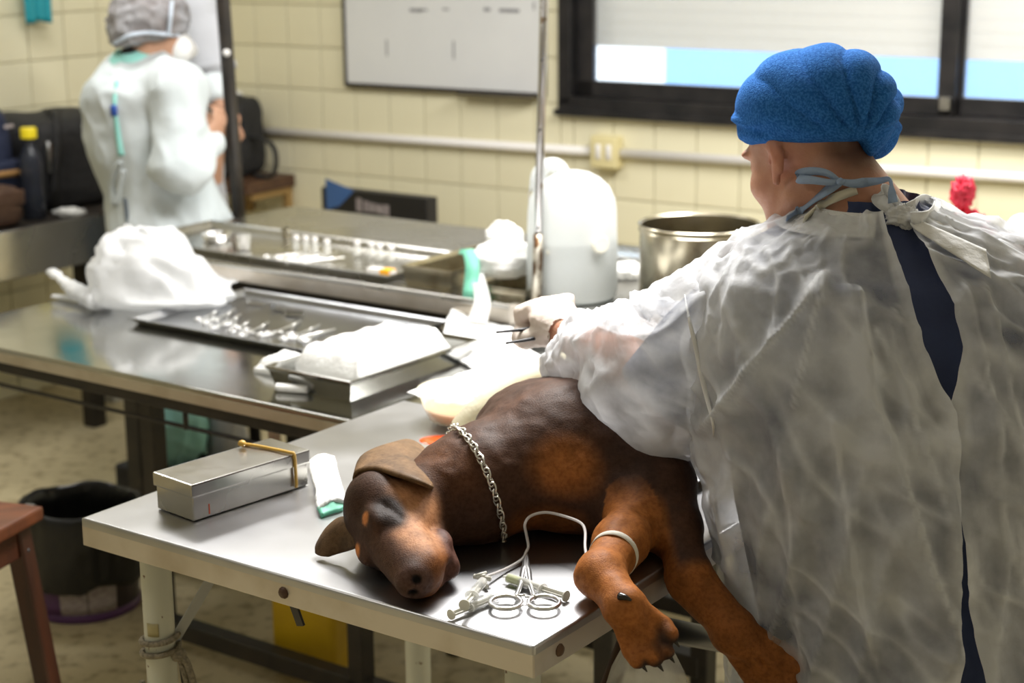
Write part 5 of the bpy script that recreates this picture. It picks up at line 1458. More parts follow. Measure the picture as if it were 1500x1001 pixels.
# shoulders and arms
SL = np.array([.345, 2.425, 1.245]); ELB = np.array([.235, 2.445, 1.095]); WRI = PY(832, 490, 2.69); HND = PY(810, 457, 2.745)
SRt = np.array([.715, 2.41, 1.25]); ELR = np.array([.80, 2.55, 1.08]); WRR = np.array([.55, 2.78, 1.07])
B_(rc((.44, 2.42, 1.265), SL, .07, .062), .04); B_(rc((.62, 2.42, 1.265), SRt, .075, .062), .04)
B_(rc(SL, ELB, .058, .046), .03); B_(rc(ELB, ELB + (WRI - ELB) * .4, .046, .042), .02); B_(rc(ELB + (WRI - ELB) * .4, WRI, .042, .028), .02)
B_(rc(SRt, ELR, .058, .046), .03); B_(rc(ELR, WRR, .046, .028), .02)
# neck and head
B_(rc(NB + [0, 0, -.02], hd(-.045, 0, -.05), .072, .064), .03)
B_(el(hd(-.012, 0, .045), (.098, .079, .085), HX), .02)
B_(el(hd(.035, 0, -.02), (.062, .064, .085), HX), .02)
B_(el(hd(.045, 0, -.085), (.045, .046, .040), HX), .02)               # jaw, chin
B_(rc(hd(-.015, .052, -.055), hd(.05, .03, -.095), .022, .020), .02); B_(rc(hd(-.015, -.052, -.055), hd(.05, -.03, -.095), .022, .020), .02)
B_(el(hd(.055, .040, -.025), (.028, .022, .022), HX), .015); B_(el(hd(.055, -.040, -.025), (.028, .022, .022), HX), .015)   # cheek bones
B_(el(hd(.082, 0, .028), (.018, .055, .012), HX), .012)               # brow
B_(el(hd(.088, .032, .008), (.016, .017, .012), HX), .006, True); B_(el(hd(.088, -.032, .008), (.016, .017, .012), HX), .006, True)
B_(el(hd(.079, .031, .006), (.012, .012, .012), HX), .003); B_(el(hd(.079, -.031, .006), (.012, .012, .012), HX), .003)
B_(rc(hd(.088, 0, .015), hd(.114, 0, -.028), .010, .014), .008)        # nose
B_(el(hd(.098, .012, -.030), (.010, .008, .008), HX), .005); B_(el(hd(.098, -.012, -.030), (.010, .008, .008), HX), .005)
B_(el(hd(.088, 0, -.058), (.012, .024, .007), HX), .005); B_(el(hd(.085, 0, -.070), (.012, .020, .007), HX), .005)
for sg in (1, -1):
    eb = hd(-.008, .076 * sg, -.004)
    ea = np.array([unit(hf * .35 - hl * 0 + hu * -.1), hl * sg, hu])
    B_(el(hd(-.012, .080 * sg, .006), (.017, .0075, .030), HX), .006)
    B_(el(hd(-.002, .0865 * sg, .004), (.008, .006, .017), HX), .003, True)
    B_(el(hd(-.004, .078 * sg, -.026), (.008, .0065, .011), HX), .004)
# left hand: palm, four fingers closed over the forceps, thumb
ha = unit(HND - WRI); hw = unit(np.cross(ha, [0, 0, 1.0])) * -1         # across the knuckles, index side last
hn = unit(np.cross(hw, ha)); hn = hn if hn[2] > 0 else -hn
wl_ = np.array([-1.0, .1, 0]); wl_ = unit(wl_ - ha * (wl_ @ ha))          # thumb side: to the left
def hpnt(a, b, c): return WRI + ha * a + wl_ * b + hn * c
HND_AX = np.array([ha, wl_, hn])
fing = []
def finger(b, l, r, a0=.078, drop=.0):
    k = hpnt(a0, b, .004); m1 = hpnt(a0 + .028 * l, b + .004, -.020 - drop); m2 = hpnt(a0 + .006, b + .008, -.046 - drop); m3 = hpnt(a0 - .014, b + .008, -.046 - drop)
    return [(k, m1, r), (m1, m2, r * .92), (m2, m3, r * .82)]
for b, l, r in ((-.030, .82, .0085), (-.010, 1.0, .0095), (.011, 1.05, .0098), (.031, .95, .0095)):
    fing += finger(b, l, r)
fing += [(hpnt(.018, .030, -.008), hpnt(.046, .050, -.026), .0115), (hpnt(.046, .050, -.026), hpnt(.072, .046, -.042), .0100), (hpnt(.072, .046, -.042), hpnt(.088, .034, -.048), .009)]
def hand_prims(inf):
    q = [el(hpnt(.046, 0, -.004), (.046 + inf, .042 + inf, .022 + inf), HND_AX), rc(WRI, hpnt(.03, 0, -.003), .027 + inf, .026 + inf)]
    q += [rc(a, b, r + inf, r * .95 + inf) for a, b, r in fing]
    return q
for i, pmt in enumerate(hand_prims(0)): B_(pmt, .012 if i < 2 else .005)
# right hand, hidden behind the body: same build, mirrored
ha2 = unit([-.75, .55, -.1]); wl2 = unit(np.cross([0, 0, 1.0], ha2) * -1); hn2 = np.cross(wl2, ha2); hn2 = hn2 if hn2[2] > 0 else -hn2
def hp2(a, b, c): return WRR + ha2 * a + wl2 * b + hn2 * c
B_(el(hp2(.046, 0, -.004), (.046, .040, .018), np.array([ha2, wl2, hn2])), .012)
for b, l, r in ((-.030, .82, .0085), (-.010, 1.0, .0095), (.011, 1.05, .0098), (.031, .95, .0095)):
    B_(rc(hp2(.078, b, .004), hp2(.078 + .03 * l, b, -.015), r, r * .95), .005); B_(rc(hp2(.078 + .03 * l, b, -.015), hp2(.09 + .02 * l, b, -.042), r * .93, r * .8), .005)
B_(rc(hp2(.02, .03, -.008), hp2(.06, .055, -.025), .0115, .010), .005); B_(rc(hp2(.06, .055, -.025), hp2(.085, .05, -.035), .010, .0085), .005)
bv, bf = SF.mesh(); bv = relax(bv, bf, 1, .4)
SKIN = np.array([.50, .255, .165]); 
sc = np.tile(SKIN, (len(bv), 1)) * (1 + .06 * fbm(bv * 18, 2, 301))[:, None]
def bspot(c, r, soft=.5):
    return 1 - smooth01(np.linalg.norm((bv - c) / np.asarray(r), axis=1), 1 - soft, 1 + soft)
q = bspot(hd(-.012, .080, -.005), (.03, .03, .035))[:, None] * .5; sc = sc * (1 - q) + np.array([.62, .26, .18]) * q
q = bspot(hd(-.10, 0, .0), (.05, .07, .045), .4)[:, None] * .75; sc = sc * (1 - q) + np.array([.10, .055, .035]) * q       # cropped hair
q = bspot(hd(.02, .055, .012), (.035, .03, .022), .4)[:, None] * .25; sc = sc * (1 - q) + np.array([.20, .11, .075]) * q
sg_ = thing('person', 'surgeon in a blue head cloth and white gown bending over the dog with forceps', 'person', (.63, 2.31, 0))
obj('body', (bv, bf), M['skin'], sg_, cols=sc)

# scrubs under the gown
def torso_grid(z_list, th, fac=1.0, off=0.0, power=2.35):
    G = np.zeros((len(z_list), len(th), 3))
    e = 2 / power
    for j, z in enumerate(z_list):
        cx, cy, a, b = ring_at(z)
        c_, s2 = np.cos(th), np.sin(th)
        # th = 0 at the middle of the back, growing towards his right side
        xb = np.sign(s2) * np.abs(s2) ** e * (a * fac + off); yb = -np.sign(c_) * np.abs(c_) ** e * (b * fac + off)
        G[j] = np.array([cx, cy, z]) + xb[:, None] * TR + yb[:, None] * TF
    return G
thc = np.linspace(-math.pi, math.pi, 120, endpoint=False)
zs = np.concatenate([np.linspace(1.386, 1.27, 24), np.linspace(1.26, .55, 70)])
G = torso_grid(zs, thc, .95, -.006)
nrm = grid_normals(G, True)
TH, ZZ = np.meshgrid(thc, zs)
G = G + nrm * (.006 * fbm(np.stack([TH * 3.5 + ZZ * 2, ZZ * 6, 0 * TH], 2), 3, 311))[..., None]
obj('scrub_top', grid_mesh(G, True, True), M['navy'], sg_)
for sg in (-1, 1):
    hipp = np.array([.615, 2.32, .88]) + TR * sg * .09; kn = np.array([.625, 2.33, .47]) + TR * sg * .10; an = np.array([.625, 2.29, .06]) + TR * sg * .11
    obj('trouser_leg', tube(catmull([hipp, kn, an], 20), np.linspace(.125, .085, 20), 20), M['navy'], sg_)
    obj('shoe', move(tf(lathe([(0, 0), (.9, 0), (1, .02), (.9, .05), (.6, .075), (0, .085)], 24, (0, 0, 0), None, .05, .14), Matrix.Rotation(math.atan2(-TF[0], TF[1]), 4, 'Z')), an * np.array([1, 1, 0]) + TF * .05), M['shoe'], sg_)
for a0, b0 in ((SL, ELB), (SRt, ELR)):
    pts_ = catmull([a0 + (np.array([.53, 2.42, 1.22]) - a0) * .35 + np.array([0, 0, -.02]), a0 + np.array([0, 0, -.025]), (a0 + b0) / 2, b0 + (b0 - a0) * .10], 24)
    obj('scrub_sleeve', tube(pts_, np.interp(np.linspace(0, 1, 24), [0, .3, .7, 1], [.055, .066, .074, .076]), 28), M['navy'], sg_)
# head cloth
CF = Field(tuple(HC - .24), tuple(HC + .24), .0036)
CF.add(el(hd(-.018, 0, .072), (.122, .098, .088), HX), .01)
CF.add(el(hd(-.085, .0, .050), (.072, .075, .075), HX), .035)
CF.add(el(PY(1280, 188, 2.50), (.037, .050, .046)), .012)
CF.add(el(PY(1288, 150, 2.52), (.030, .050, .040)), .015)         # gathered knot
bp1, bp2 = PY(1078, 214, 2.5), PY(1245, 207, 2.5)
brim_n = unit(np.cross(bp2 - bp1, ray(1160, 210))); brim_n = brim_n if brim_n[2] < 0 else -brim_n
bm_ = halfspace(bp1, brim_n, HC - .24, HC + .24)
fnb = bm_[0]
X = CF.ax[0][:, None, None]; Y = CF.ax[1][None, :, None]; Z = CF.ax[2][None, None, :]
low = fnb(X, Y, Z)
back = ((X - HC[0]) * hf[0] + (Y - HC[1]) * hf[1] + (Z - HC[2]) * hf[2])
low = low - np.clip((X - HC[0] - .056) * 1.5, 0, .046)                      # hangs lower at the back
a_ = CF.f; k_ = .012; hh_ = np.clip(.5 - .5 * (a_ - low) / k_, 0, 1); CF.f = (a_ * (1 - hh_) + low * hh_ + k_ * hh_ * (1 - hh_)).astype(np.float32)
cv, cf_ = CF.mesh(); cn = vert_normals(cv, cf_)
KN = PY(1252, 206, 2.425)
rel = (cv - KN) @ HX.T
dist = np.linalg.norm(rel, axis=1)
angk = np.arctan2(cv[:, 2] - KN[2], cv[:, 0] - KN[0])
foldk = smooth01(dist, .012, .05) * (1 - .75 * smooth01(dist, .08, .22)) * smooth01(-((cv - bp1) @ brim_n), .004, .03)
fw = angk * 6.5 + dist * 9 + .5 * vnoise(cv * 16, 321) + 1.1 * vnoise(cv * 8, 323)
disp = .0056 * foldk * (2 * np.abs(np.sin(fw)) ** .7 - 1.2) + .0014 * fbm(cv * 16, 2, 325)
relb = (cv - HC) @ HX.T
# slanting crease over the temple and band folds along the brim
disp += .0042 * np.exp(-((relb[:, 2] - (.075 + .35 * (relb[:, 0] - .05))) / .006) ** 2) * smooth01(relb[:, 0], -.05, .04)
disp -= .0040 * np.exp(-((relb[:, 2] - (.064 + .35 * (relb[:, 0] - .05))) / .006) ** 2) * smooth01(relb[:, 0], -.05, .04)
disp += .0013 * np.sin((relb[:, 2] - .026) * 240 + relb[:, 0] * 22) * (1 - smooth01(-((cv - bp1) @ brim_n), .03, .05)) * smooth01(-((cv - bp1) @ brim_n), .003, .010)
cv = cv + cn * disp[:, None]
cap_ = obj('head_cloth', (cv, cf_), M['cap'], sg_)
cap_['label'] = 'blue towelling head cloth knotted at the nape'

# gown body: open at the back, hanging over the scrubs
zs = np.concatenate([np.linspace(1.366, 1.28, 22), np.linspace(1.273, .25, 190)])
gapL = np.interp(zs, [.25, .6, .75, .92, 1.00, 1.07, 1.13, 1.21, 1.27, 1.32, 1.35, 1.37], [.26, .22, .18, .13, .09, .03, .00, .04, .05, .06, .10, .14])
gapR = np.interp(zs, [.25, .6, .75, .92, 1.00, 1.07, 1.13, 1.21, 1.27, 1.32, 1.35, 1.37], [.02, .00, -.06, -.10, -.085, -.06, -.02, .07, .10, .11, .14, .18])
nu = 300
us = np.linspace(0, 1, nu)
G = np.zeros((len(zs), nu, 3)); TH = np.zeros((len(zs), nu))
for j, z in enumerate(zs):
    # from the right back edge round the front to the left back edge
    th = gapR[j] + us * (2 * math.pi - gapR[j] - gapL[j])
    TH[j] = th
    G[j] = torso_grid([z], th, 1.0, .004)[0]
ZZ = np.repeat(zs[:, None], nu, 1)
nrm = grid_normals(G)
mid = G.mean(1, keepdims=True)
if ((G - mid) * nrm).sum() < 0: nrm = -nrm
xr = (TH + math.pi) % (2 * math.pi) - math.pi
hang = smooth01(1.31 - ZZ, 0, .33)
W_ = G.copy()
f1 = ridge(W_ * np.array([8.5, 8.5, 1.1]) + np.stack([ZZ * 1.2, 0 * ZZ, 0 * ZZ], 2), 331)
f2 = ridge(W_ * np.array([19, 19, 2.6]) + np.stack([-ZZ * 3, ZZ * 2, 0 * ZZ], 2), 333)
f3 = fbm(W_ * 34, 3, 335)
f4 = ridge(W_ * np.array([15, 15, 15]) + np.stack([ZZ * 8, 0 * ZZ, xr * 3], 2), 337)
disp = hang * (.023 * np.maximum(f1, -.4) + .011 * f2) + .0018 * f3 + .011 * np.maximum(f4 - .30, 0) * (1 - .35 * hang) + .006 * np.maximum(ridge(W_ * np.array([30, 30, 17]) + np.stack([ZZ * 9, 0 * ZZ, xr * 2], 2), 339) - .25, 0)
# long diagonal fold from the left armpit to the hem, and stiff pleats beside the opening
dg = xr - (-1.05 + 1.35 * (1.26 - ZZ))
disp += .016 * np.exp(-(dg / .07) ** 2) * smooth01(1.30 - ZZ, 0, .12) * (xr < .05)
# sharp creases of the stiff fabric running down from shoulder and armhole
rel_ = G - EYE; zc_p = rel_ @ _f
PX, PYY = 750 + FPX * (rel_ @ _r) / zc_p, 500.5 + FPX * (rel_ @ _d) / zc_p
facing = smooth01(-((rel_ / np.linalg.norm(rel_, axis=2)[..., None]) * nrm).sum(2), .0, .25)
double = .55 * np.maximum(f4 - .45, 0) + .4 * np.maximum(f2 - .6, 0) * hang
def crease(pts, h, wl, wr):
    global disp, double
    q = catmull(np.array([(x, y, 0) for x, y in pts], float), 60)[:, :2]
    d2 = np.full(PX.shape, 1e9); sd = np.zeros(PX.shape); tt = np.zeros(PX.shape)
    for k in range(59):
        a, b = q[k], q[k + 1]; ab = b - a
        t = np.clip(((PX - a[0]) * ab[0] + (PYY - a[1]) * ab[1]) / (ab @ ab), 0, 1)
        dx, dy = PX - a[0] - t * ab[0], PYY - a[1] - t * ab[1]; dd = dx * dx + dy * dy
        m = dd < d2; d2[m] = dd[m]; sd[m] = np.sign(ab[0] * dy - ab[1] * dx)[m]; tt[m] = ((k + t) / 59)[m]
    d = np.sqrt(d2); fade = smooth01(tt, 0, .12) * (1 - smooth01(tt, .9, 1.0))
    disp += facing * fade * h * np.where(sd > 0, np.exp(-d / wl), np.exp(-d / wr))
    double = np.maximum(double, facing * fade * np.clip(h / .014, .5, 1.2) * (.40 * np.exp(-(d / 3.2) ** 2) + .16 * np.where(sd > 0, np.exp(-d / wl), np.exp(-d / wr))))
for pts, h, wl, wr in (([(1252, 420), (1259, 456), (1275, 569), (1302, 655), (1341, 788), (1381, 900), (1420, 1010)], .020, 34, 8), ([(1215, 392), (1189, 483), (1162, 615)], .012, 8, 20), ([(1215, 600), (1225, 650), (1242, 761), (1262, 867), (1290, 995)], .012, 8, 22),
                       ([(1040, 640), (1096, 556), (1162, 470), (1212, 398)], .018, 30, 8), ([(1268, 470), (1300, 530), (1340, 640), (1368, 735), (1405, 890)], .012, 7, 20), ([(1404, 400), (1420, 480), (1441, 569), (1461, 735), (1470, 900)], .011, 16, 6),
                       ([(1434, 405), (1452, 480), (1467, 556), (1487, 708), (1495, 900)], .010, 14, 6), ([(1096, 380), (1076, 430), (1063, 540)], .010, 7, 18), ([(1120, 360), (1140, 420), (1130, 520)], .008, 6, 14), ([(1240, 345), (1232, 400), (1252, 470)], .008, 14, 6),
                       ([(1380, 430), (1392, 520), (1400, 640)], .008, 6, 14), ([(1060, 700), (1090, 820), (1110, 980)], .012, 20, 8), ([(1150, 640), (1165, 780), (1180, 980)], .009, 7, 22), ([(1335, 420), (1300, 480), (1320, 600)], .007, 6, 14), ([(1080, 345), (1150, 362), (1230, 352)], .006, 6, 12)):
    crease(pts, h, wl, wr)
edge = np.minimum(us[None], 1 - us[None]) * 2 * math.pi
disp += np.where(us[None] > .5, .007, .0) * (1 - smooth01(edge, .05, .4))
disp = np.maximum(disp, -.004) + .004
G = G + nrm * disp[..., None]
double = np.maximum(double, .35 * (1 - smooth01(edge, .03, .06)))
gn = obj('gown', grid_mesh(G, False), M['gown'], sg_, cols=np.repeat(double.reshape(-1, 1), 3, 1))
gn['label'] = 'white disposable gown open down the back'
# neckband and shoulder yoke strip of the gown
th = np.linspace(.22, 2 * math.pi - .20, 90)
Gn = torso_grid(np.linspace(1.374, 1.346, 6), th, 1.0, .010)
obj('neckband', grid_mesh(Gn, False), M['gown_knot'], gn)
# sleeves
def sleeve(path, rad, sag, seed, n=64, m=120):
    pts = catmull(path, m); rr = np.interp(np.linspace(0, 1, m), np.linspace(0, 1, len(rad)), rad); sg = np.interp(np.linspace(0, 1, m), np.linspace(0, 1, len(sag)), sag)
    tan = np.gradient(pts, axis=0); tan /= np.linalg.norm(tan, axis=1)[:, None]
    G = np.zeros((m, n, 3)); a = np.linspace(0, 2 * math.pi, n, endpoint=False)
    for i in range(m):
        up = np.array([0, 0, 1.0]) - tan[i] * tan[i][2]; up = unit(up); sd = np.cross(tan[i], up)
        k = np.cos(a)                                     # 1 on top
        r = rr[i]
        low = np.where(k < 0, 1 + sg[i] * np.abs(k), 1.0)
        G[i] = pts[i] + (r * np.sin(a))[:, None] * sd + (r * k * low)[:, None] * up
    A2, V2 = np.meshgrid(a, np.linspace(0, 1, m))
    nr = grid_normals(G, True); mid = G.mean(1, keepdims=True)
    if ((G - mid) * nr).sum() < 0: nr = -nr
    ca_, sa_ = np.cos(A2), np.sin(A2)
    f1 = ridge(np.stack([ca_ * 1.1 + V2 * 3.2, sa_ * 1.1 - V2 * 1.2, V2 * 1.5], 2) * 1.5, seed)
    f2 = ridge(np.stack([ca_ * 2.2, sa_ * 2.2, V2 * 9 + 1.5 * sa_], 2), seed + 2)
    f3 = fbm(np.stack([ca_ * 5, sa_ * 5, V2 * 16], 2), 3, seed + 4)
    cuff = smooth01(V2, .86, .98)
    f5 = np.sin(A2 * 13 + 3 * vnoise(np.stack([ca_ * 2, sa_ * 2, V2 * 6], 2), seed + 6))
    f6 = ridge(G * np.array([17, 17, 24]) + np.stack([V2 * 3, 0 * V2, 0 * V2], 2), seed + 8); f7 = ridge(G * 38, seed + 9)
    G = G + nr * ((.010 * np.maximum(f6 - .3, 0) + .005 * np.maximum(f7 - .3, 0)) * (1 - cuff) + .014 * np.maximum(f1, -.3) * (1 - cuff) + .007 * f2 * (1 - cuff) + .0035 * f3 + .004 * f5 * cuff)[..., None]
    return grid_mesh(G, True), np.repeat((.5 * np.maximum(f6 - .4, 0) + .4 * np.maximum(f7 - .5, 0) + .25 * smooth01(V2, .5, .8)).reshape(-1, 1), 3, 1)
pw = WRI + unit(WRI - ELB) * -.032
slp = [(.455, 2.425, 1.225), (.39, 2.425, 1.216), (.315, 2.43, 1.175), (.245, 2.445, 1.115), (.190, 2.52, 1.092), (.145, 2.585, 1.094), (.118, 2.625, 1.098), tuple(pw)]
svf_, svc_ = sleeve(slp, [.095, .108, .118, .118, .106, .090, .074, .034], [.0, .05, .10, .05, .10, .25, .45, .5], 341)
sv = obj('sleeve', svf_, M['gown'], gn, cols=svc_)
sv['label'] = 'wide crumpled left sleeve of the gown'
svf_, svc_ = sleeve([(.61, 2.42, 1.235), (.68, 2.42, 1.225), (.75, 2.46, 1.16), tuple(ELR), tuple((ELR + WRR) / 2), tuple(WRR)], [.095, .105, .110, .105, .088, .040], [.0, .05, .1, .1, .25, .1], 351)
obj('sleeve', svf_, M['gown'], gn, cols=svc_)
# gloves
GF = Field(tuple(HND - np.array([.13, .15, .13])), tuple(HND + np.array([.13, .15, .13])), .0034)
for i, pmt in enumerate(hand_prims(.0045)): GF.add(pmt, .02 if i < 2 else .011)
gv, gf_ = GF.mesh()
keep = ((gv - WRI) @ ha > -.002 + .010 * np.sin(((gv - WRI) @ wl_) * 90))
fa = np.asarray(gf_); fa = fa[keep[fa].all(1)]
used = np.unique(fa); mp = -np.ones(len(gv), int); mp[used] = np.arange(len(used))
gv = gv[used]; fa = mp[fa]
gv = gv + .0012 * fbm(gv * 90, 2, 361)[:, None]
gl = obj('glove', (gv, fa), M['glove'], sg_)
gl['label'] = 'pale latex glove on the left hand'
# cuff ring of the glove
cr_ = []
for a in np.linspace(0, 2 * math.pi, 40, endpoint=False):
    cr_.append(hpnt(.002 + .010 * math.sin(.0315 * math.cos(a) * 90), .0310 * math.cos(a), .0305 * math.sin(a) - .001))
obj('glove_cuff', tube(np.array(cr_), .0022, 8, closed=True), M['cream_band'], gl)
# ribbons and knots at the nape, laid on the gown and neck
def bvh_of(*obs):
    V, F, n = [], [], 0
    for o in obs:
        Mo = MW[o.name]
        V += [Mo @ q.co for q in o.data.vertices]; F += [tuple(i + n for i in p.vertices) for p in o.data.polygons]; n = len(V)
    return BVHTree.FromPolygons(V, F)
SBV = bvh_of(*[o for o in [*sg_.children, *gn.children] if o.name.split('.')[0] in ('body', 'scrub_top', 'gown', 'sleeve', 'neckband')])
def on_s(x, y, off=.004):
    d = Vector(tuple(unit(ray(x, y)))); h = SBV.ray_cast(Vector(tuple(EYE)), d)
    return np.array(h[0] - d * off) if h[0] is not None else PY(x, y, 2.4)
def lay(pl, n): return catmull([on_s(x, y, o) for x, y, o in pl], n)
wv = np.array([.15, 0, 1.0])
obj('mask_ribbon', ribbon(lay([(1152, 322, .004), (1172, 308, .005), (1202, 286, .008), (1230, 266, .012)], 24), wv + np.array([.5, 0, 0]), .015, .0015), M['blue_ribbon'], sg_)
obj('mask_ribbon', ribbon(lay([(1230, 266, .013), (1212, 254, .018), (1190, 251, .020), (1172, 255, .022), (1170, 262, .024), (1190, 264, .024), (1212, 267, .02), (1230, 266, .014)], 40), wv, np.interp(np.linspace(0, 1, 40), [0, .4, .55, 1], [.007, .014, .014, .007]), .0015), M['blue_ribbon'], sg_)
p_ = lay([(1230, 266, .014), (1250, 269, .014), (1270, 267, .012)], 12)
e_ = on_s(1290, 300, .03)
p2_ = catmull([p_[-1], PY(1288, 265, e_[1] + .03), PY(1303, 263, e_[1] + .01), PY(1306, 278, e_[1]), PY(1308, 297, e_[1])], 20)
obj('mask_ribbon', ribbon(np.concatenate([p_, p2_[1:]]), wv, np.interp(np.linspace(0, 1, 31), [0, .3, .7, 1], [.008, .014, .006, .014]), .0015), M['blue_ribbon'], sg_)
obj('sleeve_seam', tube(lay([(1003, 432, .003), (1010, 470, .003), (1022, 520, .003), (1034, 575, .003), (1044, 618, .003), (1045, 640, .003)], 40), np.interp(np.linspace(0, 1, 40), [0, .5, 1], [.0008, .0048, .0008]), 8, flat=.6), M['gown_knot'], gn)
obj('ribbon_knot', move(lathe([(0, -.006), (.006, -.003), (.007, .002), (0, .006)], 10), on_s(1231, 266, .014)), M['blue_ribbon'], sg_)
obj('neck_band', ribbon(lay([(1178, 322, .004), (1200, 303, .004), (1225, 289, .005), (1255, 278, .005)], 20), np.array([.4, -.1, .9]), .013, .003), M['cream_band'], sg_)
kp = on_s(1322, 318, .014)
crumple(kp, (.020, .014, .015), 371, M['gown_knot'], 'gown_knot', None, None, .25, parent=gn)
obj('gown_tie', ribbon(lay([(1318, 318, .014), (1300, 304, .016), (1287, 290, .018), (1294, 280, .022), (1306, 290, .026), (1320, 314, .018)], 30), np.array([.6, -.1, .7]), np.interp(np.linspace(0, 1, 30), [0, .5, 1], [.012, .024, .012]), .003), M['gown_knot'], gn)
us_, vs_ = np.meshgrid(np.linspace(0, 1, 22), np.linspace(0, 1, 10))
q00, q10, q11, q01 = (1322, 312), (1340, 336), (1452, 408), (1444, 366)
Gt_ = np.zeros((10, 22, 3))
for j in range(10):
    for i in range(22):
        u, v = us_[j, i], vs_[j, i]
        x = (1 - u) * ((1 - v) * q00[0] + v * q10[0]) + u * ((1 - v) * q01[0] + v * q11[0]); y = (1 - u) * ((1 - v) * q00[1] + v * q10[1]) + u * ((1 - v) * q01[1] + v * q11[1])
        Gt_[j, i] = on_s(x, y, .012)
for _ in range(3): Gt_[1:-1, 1:-1] = (Gt_[:-2, 1:-1] + Gt_[2:, 1:-1] + Gt_[1:-1, :-2] + Gt_[1:-1, 2:]) / 4
obj('gown_tie', solid_sheet(Gt_, .002), M['gown_knot'], gn)
obj('gown_tie', ribbon(lay([(1328, 312, .016), (1338, 300, .018), (1352, 294, .016), (1366, 302, .014), (1356, 318, .014), (1334, 322, .014)], 24), np.array([.3, -.1, .9]), .02, .002), M['gown_knot'], gn)
# forceps in the hand
ft = hpnt(.058, .030, -.036)
t1a, t2a = PY(727, 487, 2.705), PY(741, 503, 2.68)
jn = hpnt(.060, -.055, -.010)
fo_ = thing('forceps', 'dark steel dissecting forceps held in the gloved hand', 'forceps', jn)
for tip, bend in ((t1a, PY(780, 481, 2.725)), (t2a, PY(790, 494, 2.70))):
    pts = catmull([jn, (jn + bend) / 2 + np.array([0, 0, -.004]), bend, tip], 30)
    obj('prong', tube(pts, np.interp(np.linspace(0, 1, 30), [0, .3, .6, 1], [.003, .0050, .0050, .0024]), 8, flat=.8), M['forceps'], fo_)

# ------------------------------------------------------------------ the two people at the back
def folds(v, nr, amp, seed, sx=7.0, sz=1.6):
    return v + nr * (amp * ridge(v * np.array([sx, sx, sz]), seed) + amp * .5 * fbm(v * 14, 2, seed + 2))[:, None]
def head_prims(F, c, f, l, u, k=.95):
    H_ = np.array([f, l, u]); q = lambda a, b, e: c + f * a * k + l * b * k + u * e * k
    F.add(el(q(-.012, 0, .03), (.095 * k, .076 * k, .085 * k), H_), .02); F.add(el(q(.03, 0, -.03), (.060 * k, .060 * k, .08 * k), H_), .02)
    F.add(el(q(.045, 0, -.09), (.04 * k, .042 * k, .035 * k), H_), .02); F.add(rc(q(.085, 0, .0), q(.108, 0, -.035), .011, .014), .01)
    F.add(el(q(.084, 0, -.066), (.012, .022, .010), H_), .006)
    for s in (-1, 1):
        F.add(el(q(.082, .03 * s, .004), (.014, .015, .010), H_), .006, True); F.add(el(q(-.01, .077 * s, -.005), (.018, .009, .03), H_), .006)
def hand_simple(F, w, a, b, nrm, curl=.5, thumb=1):
    """palm and five fingers; a along the hand, b across towards the thumb"""
    q = lambda x, y, z: w + a * x + b * y + nrm * z
    F.add(el(q(.045, 0, 0), (.045, .038, .016), np.array([a, b, nrm])), .012)
    for y, l, r in ((-.030, .8, .0085), (-.010, 1.0, .009), (.010, 1.05, .0092), (.030, .95, .009)):
        F.add(rc(q(.078, y, 0), q(.078 + .032 * l, y, -.018 * curl), r, r * .95), .005); F.add(rc(q(.078 + .032 * l, y, -.018 * curl), q(.078 + (.055 - .03 * curl) * l, y, -.05 * curl), r * .93, r * .8), .005)
    F.add(rc(q(.02, .03 * thumb, -.005), q(.055, .055 * thumb, -.018), .011, .010), .006); F.add(rc(q(.055, .055 * thumb, -.018), q(.085, .05 * thumb, -.03), .010, .008), .006)
def mesh_smooth(F, it=1):
    v, f = F.mesh(); return relax(v, f, it, .5), f
# woman in the white gown
YN = 5.28
nf = unit([.86, .48, -.12]); nl = unit([-.48, .86, 0]); nup = np.cross(nf, nl); nup = nup if nup[2] > 0 else -nup
NH = PY(228, 42, YN + .03)
base_n = PY(235, 330, YN)
nz = np.array([base_n[0], base_n[1], 0])
wo = thing('person', 'woman in a white gown, hair net and face mask with her back turned', 'person', nz)
BFd = Field(nz + [-.40, -.42, 0], nz + [.40, .42, 1.72], .009)
head_prims(BFd, NH, nf, nl, nup, .95)
nbk = PY(207, 88, YN + .03)
BFd.add(rc(nbk + [0, 0, -.04], NH + nup * -.05 - nf * .03, .055, .05), .03)
sh_n = PY(205, 125, YN + .03)
BFd.add(el(sh_n + [0, 0, -.08], (.13, .12, .17)), .05); BFd.add(rc(sh_n + [0, 0, -.2], PY(240, 330, YN), .12, .14), .05)
SHN, ELN, WRN = PY(262, 135, YN - .12), PY(268, 240, YN - .20), PY(306, 212, YN - .12)
SHN2, ELN2, WRN2 = PY(200, 120, YN + .2), PY(255, 230, YN + .22), PY(285, 215, YN + .12)
for a, b, c in ((SHN, ELN, WRN), (SHN2, ELN2, WRN2)):
    BFd.add(rc(sh_n, a, .07, .055), .03); BFd.add(rc(a, b, .05, .042), .02); BFd.add(rc(b, c, .04, .026), .02)
hand_simple(BFd, WRN, unit([.35, .25, .75]), unit([-.3, -.6, .3]), unit([.8, -.5, -.2]), .7)
hand_simple(BFd, WRN2, unit([.55, -.25, .6]), unit([-.5, -.4, .4]), unit([.6, .5, -.2]), .7)
